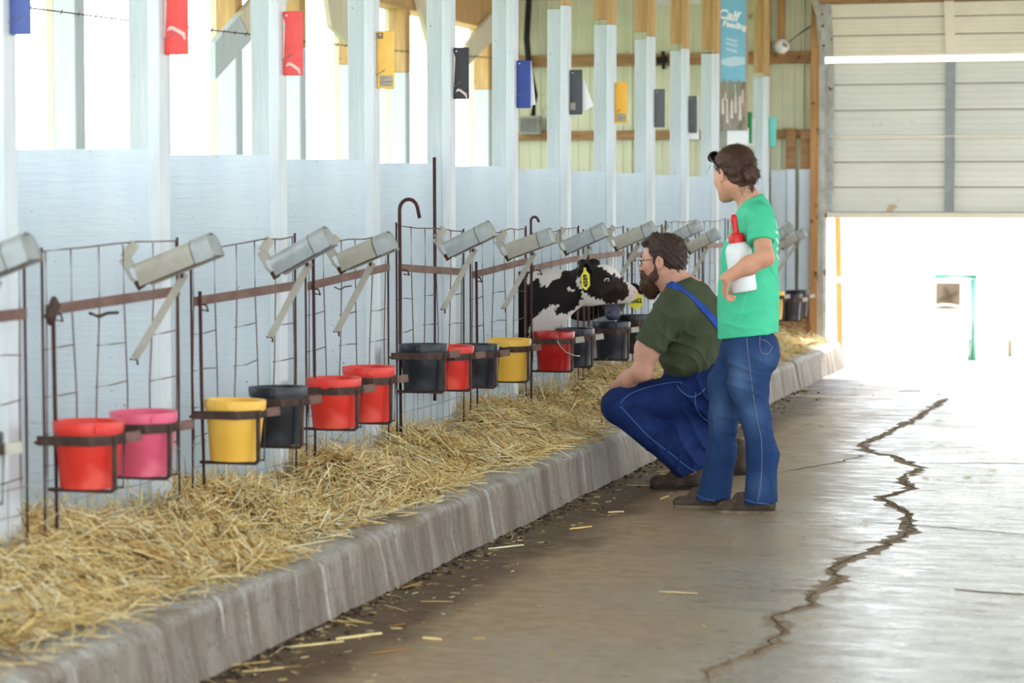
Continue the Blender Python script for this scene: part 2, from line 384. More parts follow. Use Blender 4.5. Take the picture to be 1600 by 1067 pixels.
# ------------------------------------------------------------------ stall dividers with posts
def divider(n):
    y = YN(n)
    if n < 0: lab = ['', 'unseen white partition added to shade the first post, just outside the left edge of view', 'unseen white partition added to shade the first post, well outside the left edge of view'][-n]
    else: lab = ('white plywood stall divider and post, %s from the left, carrying the %s tag' % (ordn[n], tagcol[n])) if tagcol[n] else 'white stall divider and post just left of the blue banner, eleventh from left'
    if n == 10: lab = 'white stall divider and post touching the left edge of the blue banner'
    if n == 11: lab = 'white stall divider and post behind the blue banner and the green tag'
    r = empty('stall_divider', (XF, y, Z_CURB), lab, 'stall divider', 'white stall dividers') if n >= 0 else tag(empty('added_shade_partition', (XF, y, Z_CURB)), lab, kind='structure')  # unseen partitions left of view, added to keep light off the first post
    pt = 2.56+[0, 0, 0, 0, 0, 0, .03, 0, 0, -.01, .02, .0, -.04][max(n, 0)]
    MB().box(XF-.045, XF, y-.09, y, Z_CURB-.01, pt).build('post', 'white_post', r, bevel=.004)
    MB().box(XF-.045, XF, y-.09, y, pt+.001, 4.08).build('bare_post_top', 'bare_wood', r, bevel=.004)
    MB().box(XF-.135, XF-.047, y-.055, y-.015, Z_CURB-.01, pt+random.uniform(-.02, .03)).build('backing_board', 'board_paint', r, bevel=.003)
    MB().box(XF-.135, XF-.047, y-.055, y-.015, pt+.035, 4.05).build('bare_board_top', 'bare_wood', r, bevel=.003)
    MB().box(-5.93, XF-.05, y-.069, y-.057, Z_CURB-.01, 1.632).build('plywood_panel', 'white_paint', r, bevel=.002)
    # back rail on the far side of panel top
    MB().box(-5.93, XF-.14, y-.055, y-.02, 1.54, 1.628).build('top_rail', 'white_post', r)
    return r
for n in range(-2, 13): divider(n)

# ------------------------------------------------------------------ end wall, corrugated
ew = bpy.data.objects.new('wall_end', None); COL.objects.link(ew); tag(ew, 'corrugated metal end wall of the barn', kind='structure')
def sheet(x0, x1, z0, z1, y):
    V = []; F = []; prof = []
    x = x0; i = 0
    while x < x1-1e-6:
        for dx, dy in ((0, 0), (.07, 0), (.078, -.007), (.098, -.007), (.106, 0), (.176, 0), (.184, -.007), (.204, -.007), (.212, 0), (.262, 0), (.274, -.03), (.292, -.03), (.304, 0)):
            if x+dx <= x1: prof.append((x+dx, y+dy))
        x += .305
    prof.append((x1, y))
    for (a, b_) in prof: V += [(a, b_, z0), (a, b_, z1)]
    for k in range(len(prof)-1): F.append((2*k, 2*k+2, 2*k+3, 2*k+1))
    return mesh_obj('metal_sheet', V, F, 'corrugated', ew)
for a, b in ((-6.15, -5.39), (-5.39, -4.62), (-4.62, -3.85), (-3.85, -3.12)): sheet(a, b, -.1, 4.2, Y_END+.05)
MB().box(-3.16, 5.3, Y_END+.03, Y_END+.06, 3.12, 4.9).build('gable_sheet', 'corrugated', ew)
MB().box(1.9, 5.3, Y_END+.03, Y_END+.06, -.1, 3.25).build('side_sheet', 'corrugated', ew)
for nm, z0, z1, m in (('girt', 2.641, 2.747, 'old_wood'), ('girt', 1.985, 2.067, 'old_wood'), ('girt', 3.25, 3.36, 'old_wood')):
    MB().box(-6.1, -3.17, Y_END-.012, Y_END+.03, z0, z1).build(nm, m, ew, bevel=.003)
MB().box(-6.15, -6.02, Y_END-.14, Y_END-.013, .2, 3.2).build('corner_post', 'old_wood', ew, bevel=.005)
def epx(x0, x1, y0, y1, d0, d1, name, m, parent=ew, **kw):       # a board on the end wall from its edges
    a = atY(x0, y1, Y_END); b_ = atY(x1, y0, Y_END)
    return MB().box(a[0], b_[0], Y_END-d0, Y_END-d1, a[2], b_[2]).build(name, m, parent, **kw)
epx(1216, 1228, -40, 90, .055, .014, 'wall_stud', 'jamb_wood', bevel=.003)
epx(1229, 1244, 200, 264, .05, .014, 'short_board', 'old_wood', bevel=.003)
epx(1252, 1269, 203, 264, .05, .014, 'short_board', 'old_wood', bevel=.003)
epx(1204, 1230, 265, 520, .045, .014, 'white_board', 'white_paint', bevel=.003)
epx(1229.5, 1244, 264.5, 520, .06, .014, 'white_board', 'white_paint', bevel=.003)
epx(1248, 1269, 264.5, 520, .05, .014, 'white_board', 'white_paint', bevel=.003)
epx(1204, 1269, 480, 528, .07, .015, 'kick_board', 'old_wood', bevel=.003)
# door jamb
jamb = MB().box(-3.172, -3.10, Y_END-.10, Y_END+.03, .05, 3.3).build('trim_2', 'jamb_wood', None, bevel=.004); tag(jamb, 'rough wooden jamb beside the overhead door', kind='structure')

# ------------------------------------------------------------------ overhead door
YD = Y_END+.0
def dz(y): return float(atY(1450, y, YD)[2])
def dxp(x): return float(atY(x, 200, YD)[0])
door = empty('door_1', (dxp(1303), YD, dz(341)), 'ribbed overhead door pulled half way down at the end of the aisle'); door['kind'] = 'structure'
XD0, XD1 = dxp(1285), 1.9
def section(name, ys, tilt0=0, tilt1=0, cream=False):
    zt, zb = dz(ys[0]), dz(ys[-1]); sec = bpy.data.objects.new(name, None); COL.objects.link(sec); sec.parent = door
    for i in range(len(ys)-1):
        z1, z0 = dz(ys[i])-.004, dz(ys[i+1])+.004
        def yy(z): return YD - (tilt0+(tilt1-tilt0)*(z-zb)/max(1e-6, zt-zb))
        n = 4; V = []; F = []; prof = []
        for k in range(n):                       # shallow horizontal ribs
            za = z1+(z0-z1)*k/n; zb_ = z1+(z0-z1)*(k+1)/n; h_ = za-zb_
            for t, d in ((0, .0), (.25, .0), (.35, .006), (.85, .006), (.95, 0)): prof.append((za-h_*t, d))
        prof.append((z0, 0))
        P = [(yy(z)-d, z) for z, d in prof]+[(yy(z0)+.03, z0), (yy(z1)+.03, z1)]
        MB().prism(P, 'x', XD0, XD1).build('plank', 'door_cream' if cream else 'door_panel', sec)
    MB().prism([(YD-tilt0+.012, zb), (YD-tilt0+.045, zb), (YD-tilt1+.045, zt), (YD-tilt1+.012, zt)], 'x', XD0, XD1).build('backing_skin', 'rust_inside', sec)
    for x0, x1, nm, mm in ((XD0, dxp(1303), 'end_stile', 'track_steel'), (dxp(1477.5), dxp(1492), 'centre_stile', 'door_cream' if cream else 'door_steel'), (dxp(1665), dxp(1680), 'centre_stile', 'door_steel')):
        P = [(YD-tilt0-.035, zb), (YD-tilt0-.002, zb), (YD-tilt1-.002, zt), (YD-tilt1-.035, zt)]
        MB().prism(P, 'x', x0, x1).build(nm, mm, sec)
    return sec
section('top_section', [6, 28, 55, 87], .03, .22, True)
section('middle_section', [97, 131, 171.6, 212])
section('lower_section', [214, 253, 292.5, 332])
for y0, y1 in ((96, 98.5), (211, 214), (214.5, 217)):
    MB().box(XD0+.05, XD1, YD-.03, YD, dz(y1), dz(y0)).build('section_lip', 'door_cream', door, bevel=.003)
MB().box(XD0-.01, XD1, YD-.05, YD+.02, dz(341), dz(332)).build('bottom_rail', 'door_cream', door, bevel=.006)
for y in (70, 40, 22, 116, 145, 198, 236, 262, 290, 304, 322): 
    x = 1289.5 if y > 100 else 1287
    MB().lathe([(.0, 0), (.009, 0), (.009, .012), (0, .012)], n=8).xf(Matrix.Translation((dxp(x+2), YD-.036-(0 if y > 90 else .03+.19*(dz(y)-dz(87))/(dz(6)-dz(87))), dz(y))) @ Matrix.Rotation(math.pi/2, 4, 'X')).build('bolt_hole', 'dark_hole', door)
for y in (205, 222, 303, 323): MB().box(dxp(1290), dxp(1303), YD-.045, YD-.036, dz(y+6), dz(y-6)).build('hinge_plate', 'galv', door, bevel=.003)
# track
tr = MB(); tr.box(-3.10, -3.045, YD-.09, YD-.02, 0, 2.62); tr.box(-3.06, -3.03, YD-.05, YD-.03, 0, 2.62)
p0 = [(-3.075, YD-.055, 2.62), (-3.08, YD-.09, 2.85), (-3.085, YD-.22, 3.05), (-3.09, YD-.5, 3.17), (-3.10, YD-1.8, 3.32)]
tr.strap(p0, .05, .035, (1, 0, 0)); o = tr.build('door_track', 'track_steel', None); tag(o, 'pale steel door track curving back along the jamb top', 'track')
MB().box(-3.1, 2.0, YD-.26, YD+.028, dz(5.5), dz(-14)).build('door_header', 'old_wood', ew)
# exterior beyond the door
gnd = MB().box(-60, 60, Y_END+.36, 90, -.3, -.03).build('ground', 'gravel'); tag(gnd, 'sunlit pale gravel yard outside the door', kind='structure')
gnd2 = MB().box(-60, -6.4, -30, Y_END+.36, -.3, -.05).build('ground_side', 'grass'); tag(gnd2, 'grass outside the open barn side', kind='structure')
gnd3 = MB().box(5.31, 60, -30, Y_END+.36, -.3, -.05).build('ground_far', 'gravel'); tag(gnd3, 'gravel yard on the far side of the barn', kind='structure')
gnd4 = MB().box(-6.4, 5.31, -30, -3.99, -.3, -.02).build('ground_back', 'gravel'); tag(gnd4, 'gravel yard behind the viewer', kind='structure')
# ------------------------------------------------------------------ outside things seen under the door
hb = empty('white_building', (-2, 25, 0), 'bright white shed with a small fan window beyond the door', 'building')
yb = 25.0
a = atY(1300, 600, yb); b_ = atY(1700, 430, yb)
bx0, bx1 = float(atY(1436, 460, yb)[0]), float(atY(1650, 460, yb)[0])
MB().box(bx0, bx1, yb, yb+1.6, -.1, .93).build('wall', 'ext_white', hb)
MB().prism([(yb-.15, .90), (yb-.15, .94), (yb+.8, 1.22), (yb+1.75, .94), (yb+1.75, .90), (yb+.8, 1.17)], 'x', bx0-.1, bx1+.1).build('roof', 'ext_white', hb)
q0 = atY(1463, 482, yb); q1 = atY(1501, 442, yb)
pm('fan_grey', S(120,104,92), S(100,86,76), 6, .7); pm('fan_dark', S(84,72,64), None, 6, .8)
wf = MB(); wf.box(q0[0]-.04, q1[0]+.04, yb-.05, yb-.002, q0[2]-.04, q1[2]+.04); wo = wf.build('window_frame', 'ext_white', hb)
MB().box(q0[0], q1[0], yb-.056, yb-.051, q0[2], q1[2]).build('fan_louvre', 'fan_grey', wo)
cfx, cfz = (q0[0]+q1[0])/2, (q0[2]+q1[2])/2
for k in range(4):
    an = k*math.pi/2+.4; MB().bar((cfx, yb-.065, cfz), (cfx+.10*math.cos(an), yb-.065, cfz+.10*math.sin(an)), .05, .006, (0,1,0)).build('fan_blade', 'fan_dark', wo)
for i in range(5):
    z = .1+i*.17; MB().box(bx0, bx1, yb-.012, yb-.001, z, z+.012).build('siding_joint', 'ext_white', hb)
yg = 22.6
g = empty('teal_gate_frame', tuple(atY(1520, 585, yg)), 'pale teal pipe gate post with crossbar outside the door', 'gate')
p = lambda x, y: atY(x, y, yg)
MB().tube([p(1520, 566), p(1521, 436)], .036, 10).build('gate_post', 'teal_paint', g, True)
MB().tube([p(1461, 431), p(1526, 431)], .03, 10).build('crossbar', 'teal_paint', g, True)
MB().tube([p(1513, 566), p(1515, 530)], .012, 8).build('latch_rod', 'teal_paint', g, True)
ch = MB()
for i in range(22): 
    t = i/21; c = p(1462+58*t, 478-2*math.sin(t*6)); ch.lathe([(.0, -.01), (.015, -.01), (.02, 0), (.015, .01), (0, .01)], tuple(c), 8)
ch.build('chain', 'ext_white', g)
fb = empty('board_fence', tuple(atY(1535, 560, 23.2)), 'white board fence right of the teal gate', 'fence')
for y in (415, 447, 468, 487, 506, 525):
    a = atY(1530, y, 23.2); b_ = atY(1720, y-2, 23.2); MB().bar(a, b_, .08, .03).build('board', 'ext_white', fb)
for x in (1578, 1640): MB().tube([atY(x, 558, 23.25), atY(x, 405, 23.25)], .025, 8).build('fence_post', 'galv_dull', fb, True)
wp = empty('leaning_post', tuple(atY(1312, 530, 22.6)), 'slender raw timber post standing just outside the door', 'post')
a = atY(1312.5, 562, 22.6); b_ = atY(1307, 200, 22.6)
MB().bar(a, b_, .055, .045, (1,0,0)).build('timber', 'jamb_wood', wp)
MB().box(a[0]-.05, a[0]+.03, 22.55, 22.65, float(atY(1310,441,22.6)[2]), float(atY(1310,433,22.6)[2])).build('insulator', 'paper', wp)
for i, (x, y0, y1) in enumerate(((1357, 552, 580), (1394, 552, 577))):
    t_ = empty('stake', tuple(atY(x, y1, 21.8)), ['thin short stake out in the bright yard, left one', 'paler short stake out in the bright yard, right one'][i], 'stake', 'stakes in the yard')
    MB().tube([atY(x, y1, 21.8), atY(x+.5, y0, 21.8)], .012, 8).build('shaft', 'galv_dull', t_, True)

# ------------------------------------------------------------------ fixtures on the end wall
fx = empty('flood_lamp', tuple(atY(1214, 72, Y_END-.1)), 'white round lamp fixture on a post by the girt', 'lamp')
c = atY(1222, 72, Y_END-.14)
pm('lamp_white', S(232,230,222), S(214,210,200), 8, .45, 0, c3=S(150,140,120), s3=14, t3=.66)
MB().box(c[0]-.085, c[0]-.03, Y_END-.16, Y_END-.06, c[2]-.05, c[2]+.05).build('back_box', 'grey_box', fx, bevel=.006)
MB().lathe([(0, -.06), (.045, -.055), (.062, -.03), (.066, .0), (.058, .035), (.03, .05), (0, .052)], n=20).xf(Matrix.Translation(c) @ Matrix.Rotation(math.radians(62), 4, 'Y') @ Matrix.Rotation(.5, 4, 'X')).build('housing', 'lamp_white', fx, True)
for dx, dz_ in ((.028, .012), (.045, -.004)): MB().lathe([(0, -.006), (.010, -.006), (.010, .006), (0, .006)], n=10).xf(Matrix.Translation((c[0]+dx, c[1]-.066, c[2]+dz_)) @ Matrix.Rotation(math.pi/2, 4, 'X')).build('lens', 'dark_hole', fx)
MB().tube([atY(1232, 66, Y_END-.06), atY(1250, 52, Y_END-.05), atY(1268, 40, Y_END-.03)], .008, 6).build('cable', 'conduit', fx)
eb = empty('junction_box', tuple(atY(826, 195, Y_END-.06)), 'grey electrical box with conduit on the girt', 'electrical box')
a = atY(811, 210, Y_END-.1); b_ = atY(844, 181, Y_END-.1)
MB().box(a[0], b_[0], Y_END-.13, Y_END-.02, a[2], b_[2]).build('box', 'grey_box', eb, bevel=.008)
MB().box(a[0]+.02, b_[0]-.02, Y_END-.136, Y_END-.131, a[2]+.02, b_[2]-.02).build('lid', 'conduit', eb, bevel=.002)
MB().tube([atY(833, 181, Y_END-.07), atY(836, 150, Y_END-.07), atY(826, 100, Y_END-.06), atY(823, 60, Y_END-.06), atY(828, -30, Y_END-.06)], .028, 8).build('conduit', 'dark_hole', eb, True)
hk = empty('wall_hook', tuple(atY(1035, 95, Y_END-.05)), 'dark cross shaped iron bracket on the upper girt', 'bracket')
a = atY(1036, 80, Y_END-.04); b_ = atY(1037, 108, Y_END-.04); MB().bar(a, b_, .03, .02, (1,0,0)).build('upright', 'dark_hole', hk)
a = atY(1026, 95, Y_END-.045); b_ = atY(1043, 92, Y_END-.045); MB().bar(a, b_, .06, .02).build('arm', 'dark_hole', hk)
ls = empty('hanging_lamp', tuple(atY(1050, -4, 19.6)), 'white round lampshade hanging near the roof behind the posts', 'lamp')
c = atY(1058, -4, 19.6)
MB().lathe([(0, .16), (.05, .16), (.07, .12), (.26, .02), (.28, -.04), (.265, -.04), (.24, .0), (.05, .1), (0, .1)], tuple(c), 28).build('shade', 'lamp_white', ls, True)
MB().tube([c+np.array([0,0,.14]), c+np.array([0,0,1.1])], .01, 6).build('rod', 'conduit', ls)
# ------------------------------------------------------------------ banner
def text_mesh(txt, size, m, parent, origin, xdir, zdir, name='lettering', align='CENTER', depth=.001, bold=0.0, shear=0.0):
    cu = bpy.data.curves.new('txt', 'FONT'); cu.body = txt; cu.size = size; cu.align_x = align; cu.align_y = 'CENTER'; cu.extrude = depth; cu.offset = bold; cu.shear = shear
    cu.resolution_u = 3
    t = bpy.data.objects.new('txt', cu); COL.objects.link(t); bpy.context.view_layer.update()
    me = bpy.data.meshes.new_from_object(t.evaluated_get(bpy.context.evaluated_depsgraph_get())); bpy.data.objects.remove(t)
    xd = np.array(xdir, float); xd /= np.linalg.norm(xd); zd = np.array(zdir, float); zd -= xd*np.dot(zd, xd); zd /= np.linalg.norm(zd); nd = np.cross(xd, zd)
    n = len(me.vertices); co = np.empty(n*3, np.float32); me.vertices.foreach_get('co', co); co = co.reshape(-1, 3)
    W = np.array(origin)+co[:, :1]*xd+co[:, 1:2]*zd+co[:, 2:3]*nd
    fs = [tuple(p.vertices) for p in me.polygons]; bpy.data.meshes.remove(me)
    return mesh_obj(name, W, fs, m, parent)
YB = YN(11)-.13
a = atY(1125, 204, YB); b_ = atY(1167, -60, YB)
ban = empty('banner', (float((a[0]+b_[0])/2), YB, float(a[2])), 'tall sky blue calf feeding banner hanging between posts', 'banner')
pm('banner_blue', S(120,184,214), S(146,200,222), 1.6, .45, 0); pm('banner_pale', S(206,226,236), S(180,212,228), 3, .45, 0)
pm('banner_photo', S(176,164,150), S(112,104,92), 16, .5, 0, stretch=(1.6,1,.45), c3=S(196,140,116), s3=13, t3=.6)
pm('banner_figure', S(132,136,112), S(150,150,130), 9, .5); pm('banner_cloth', S(226,218,206), S(206,190,178), 14, .5)
zA, zB = float(a[2]), float(b_[2]); xA, xB = float(a[0]), float(b_[0])
def bz(y): return float(atY(1146, y, YB)[2])
def bxx(x): return float(atY(x, 100, YB)[0])
MB().box(xA, xB, YB, YB+.004, zA, zB).build('sheet', 'banner_blue', ban)
MB().box(xA+.004, xB-.004, YB-.0015, YB-.0003, zA+.002, bz(128)).build('printed_crowd', 'banner_photo', ban)
MB().prism([(bxx(1127), bz(100)), (bxx(1140), bz(104)), (bxx(1164), bz(101)), (bxx(1164), bz(90)), (bxx(1146), bz(88)), (bxx(1127), bz(93))], 'y', YB-.0015, YB-.0003).build('printed_cloud', 'banner_pale', ban)
for x, y, rx, rz in ((1131.5, 135, 3.2, 12), (1142, 139, 4, 15), (1154.5, 138, 3.4, 14)):
    MB().lathe([(0, -.001), (1, -.001), (1, .001), (0, .001)], n=16).xf(Matrix.Translation((bxx(x), YB-.003, bz(y))) @ Matrix.Diagonal((rx/190, 1, rz/190, 1)) @ Matrix.Rotation(math.pi/2, 4, 'X')).build('printed_figure', 'banner_figure', ban)
for i, (x, y, wx, wy) in enumerate(((1130, 165, 5, 26), (1137, 172, 4, 40), (1144, 170, 5, 30), (1150, 160, 4, 34), (1157, 168, 5, 40), (1161, 150, 3, 22), (1134, 150, 2.5, 14), (1149, 140, 2, 20))):
    MB().prism([(bxx(x-wx/2), bz(y+wy/2)), (bxx(x+wx/2), bz(y+wy/2)), (bxx(x+wx*.2), bz(y-wy/2)), (bxx(x-wx*.4), bz(y-wy*.4))], 'y', YB-.003, YB-.0017).build('printed_clothing', 'banner_cloth', ban)
sl = (1, 0, -.20)
text_mesh('Calf', .108, 'paper', ban, (bxx(1137.5), YB-.003, bz(24)), sl, (0, 0, 1), bold=.004, shear=.1)
text_mesh('Feeding', .066, 'paper', ban, (bxx(1147.5), YB-.003, bz(40)), sl, (0, 0, 1), bold=.003, shear=.1)
for y in (60, 67, 76): MB().bar((bxx(1134), YB-.002, bz(y)), (bxx(1152), YB-.002, bz(y+5)), .02, .001, (0, 0, 1)).build('text_line', 'banner_pale', ban)
MB().box(xA-.008, xA, YB-.008, YB+.012, zA, zB).build('side_batten', 'bare_wood', ban); MB().box(xB, xB+.01, YB-.008, YB+.012, zA, zB).build('side_batten', 'bare_wood', ban)
# papers and small boards below the banner
a = atY(1136, 226, YB+.02); b_ = atY(1170, 200, YB+.02)
o = MB().box(a[0], b_[0], YB+.02, YB+.023, a[2], b_[2]).build('paper_sheet', 'paper'); tag(o, 'white paper sheet pinned below the banner', 'paper')
a = atY(1122, 232, YB+.03); b_ = atY(1136, 197, YB+.03)
o = MB().box(a[0], b_[0], YB+.026, YB+.036, a[2], b_[2]).build('grey_card', 'grey_box'); tag(o, 'weathered grey card below the banner, left of white paper', 'card')

# ------------------------------------------------------------------ stall tags on the posts
TAGS = [(0, 22, 48, -30, 55, 'tag_blue', S(66,84,150), 'faded blue plastic stall tag at the left edge', 0),
 (1, 266, 294, -20, 86, 'tag_red', S(228,66,60), 'red plastic stall tag with large white paint scar, cut by the top edge', 0),
 (2, 449, 473, 17, 118, 'tag_red2', S(228,72,66), 'red plastic stall tag with pale scuffs, hung fully in view', 0),
 (3, 594, 616, 48, 139, 'tag_yellow', S(246,190,84), 'yellow plastic stall tag with a grey sticker, larger of two', 0),
 (4, 712.5, 733, 74, 155, 'tag_black', S(36,34,38), 'black plastic stall tag with white paint splash', 0),
 (5, 810.6, 829, 94, 169, 'tag_navy', S(34,60,142), 'deep blue plastic stall tag with white paper behind', 1),
 (6, 893.5, 910, 109, 179, 'tag_charcoal', S(66,68,72), 'charcoal stall tag with a pale patch and paper flying out', 2),
 (7, 964, 980, 128, 192, 'tag_orange', S(250,180,50), 'small orange yellow stall tag with tiny printed sticker', 0),
 (8, 1025, 1039, 139, 199, 'tag_slate', S(92,92,94), 'slate grey stall tag with a thin wire loop', 0),
 (9, 1077, 1089, 150, 207, 'tag_grey', S(84,84,86), 'dark grey stall tag framed by white paper', 3),
 (11, 1164, 1175, 175, 224, 'tag_green', S(20,142,84), 'green stall tag just right of the banner', 4),
 (12, 1202, 1213, 182, 229, 'tag_teal', S(110,204,190), 'pale teal stall tag on the last post', 0)]
pm('sticker', S(200,188,170), S(120,112,104), 60, .6, 0, stretch=(.3, 1, 3))
pm('scuff', S(236,214,208), S(214,196,190), 20, .7)
for n, x0, x1, y0, y1, mn, c, lab, ex in TAGS:
    pm(mn, c, tuple(min(1, v*1.18+.01) for v in c), 14, .4, .1, c3=tuple(min(1, v*1.2+.12) for v in c), s3=16, t3=.66)
    yt = YN(n)-.045; a = atY(x0-.5, y1, yt); b_ = atY(x1, y0, yt)
    r = empty('stall_tag', (float(a[0]), yt, float(a[2])), lab, 'tag', 'coloured stall tags')
    x0w, x1w, z0, z1 = XF+.002, float(b_[0]), float(a[2]), float(b_[2])
    MB().box(x0w, x1w, yt-.006, yt+.006, z0, z1).build('plate', mn, r, bevel=.0055, segs=3)
    sc = (x1w-x0w)
    for zz in (z1-.018,): MB().lathe([(0,-.003),(.005,-.003),(.005,.003),(0,.003)], n=8).xf(Matrix.Translation((x0w+.018, yt-.008, zz)) @ Matrix.Rotation(math.pi/2, 4, 'X')).build('rivet', 'galv', r)
    MB().tube([(x0w-.006, yt-.01, z0+(z1-z0)*.22), (x0w+sc*.5, yt-.012, z0+(z1-z0)*.33)], .0018, 5).build('wire_tie', 'galv_wire', r)
    if n in (3, 7): MB().box(x0w+.015, x1w-.006, yt-.0075, yt-.0062, z0+.012, z0+.06).build('sticker', 'sticker', r)
    if n == 3: MB().box(x0w+.003, x0w+.03, yt-.009, yt-.0062, z1-.035, z1-.008).build('leather_patch', 'old_wood', r)
    if n == 6: MB().box(x0w+.004, x0w+.036, yt-.0085, yt-.0062, z0+.025, z0+.07).build('sticker', 'sticker', r)
    if n in (1, 2, 4):
        zc = z0+(z1-z0)*(.36 if n == 1 else .14); P = [(x0w+.012, zc), (x0w+.022, zc+.016), (x0w+.038, zc+.014), (x1w-.012, zc-.008), (x1w-.008, zc-.030), (x1w-.013, zc-.034), (x1w-.02, zc-.018), (x0w+.033, zc+.004)]
        MB().prism(P, 'y', yt-.0075, yt-.0062).build('paint_scar', 'scuff', r)
        MB().prism([(x0w+.001, z1-.02), (x0w+.012, z1-.05), (x0w+.006, z0+(z1-z0)*.35), (x0w+.001, z0+.03)], 'y', yt-.0075, yt-.0062).build('paint_scar', 'scuff', r)
    if ex:
        yp = yt+.012
        poly = {1: [(x1w-.004, z1-.002), (x1w+.002, z1-.005), (x1w+.026, z0+.018), (x1w-.004, z0+.014)],
                2: [(x1w-.01, z1-.01), (x1w+.065, z0+.05), (x0w+.004, z0-.022), (x0w+.004, z0+.02)],
                3: [(x0w-.004, z0-.05), (x1w+.014, z0-.05), (x1w+.014, z1), (x1w-.004, z1), (x1w-.004, z0-.004), (x0w-.004, z0-.004)],
                4: [(x0w-.03, z0-.02), (x1w+.02, z0-.02), (x1w+.02, z0+.20), (x0w-.03, z0+.20)]}[ex]
        o = MB().prism(poly, 'y', yp, yp+.001).build('paper_sheet', 'paper')
        tag(o, ['', 'white paper edge sticking out behind the deep blue tag', 'white paper flying out behind the charcoal tag', 'white L-shaped paper around the dark grey tag', 'white paper backing the green tag'][ex], 'paper')
# ------------------------------------------------------------------ stall gates
XG = -3.45
GPX = {0: ((60,393),(258,377),(45,487),(258,456)), 1: ((272,391),(412,371),(272,474),(428,449)), 2: ((457,382),(590,371),(450,450),(592,418)),
       3: ((602,352),(708,362),(608,419),(705,427)), 4: ((715,368),(806,357),(723,431),(808,409)), 5: ((815,366),(893,356),(823,420),(893,404)),
       6: ((899,362),(958,356),(902,404),(965,396)), 7: ((971,359),(1020,353),(972,400),(1024,396))}
VF = [.025, .20, .40, .58, .79, .975]
gate_note = ['below the first tilted bottle tray', 'behind the yellow and navy buckets', 'behind the two touching red buckets', 'with tall hooked rod, behind the black bucket', 'behind the smaller red and dark buckets', 'where the black and white calf leans out', 'where the second calf drinks', 'behind the crouching man, nearest his head', 'behind the crouching man, nearest the strap', 'between the man and the woman', 'behind the woman', 'right of the woman, last before the door']
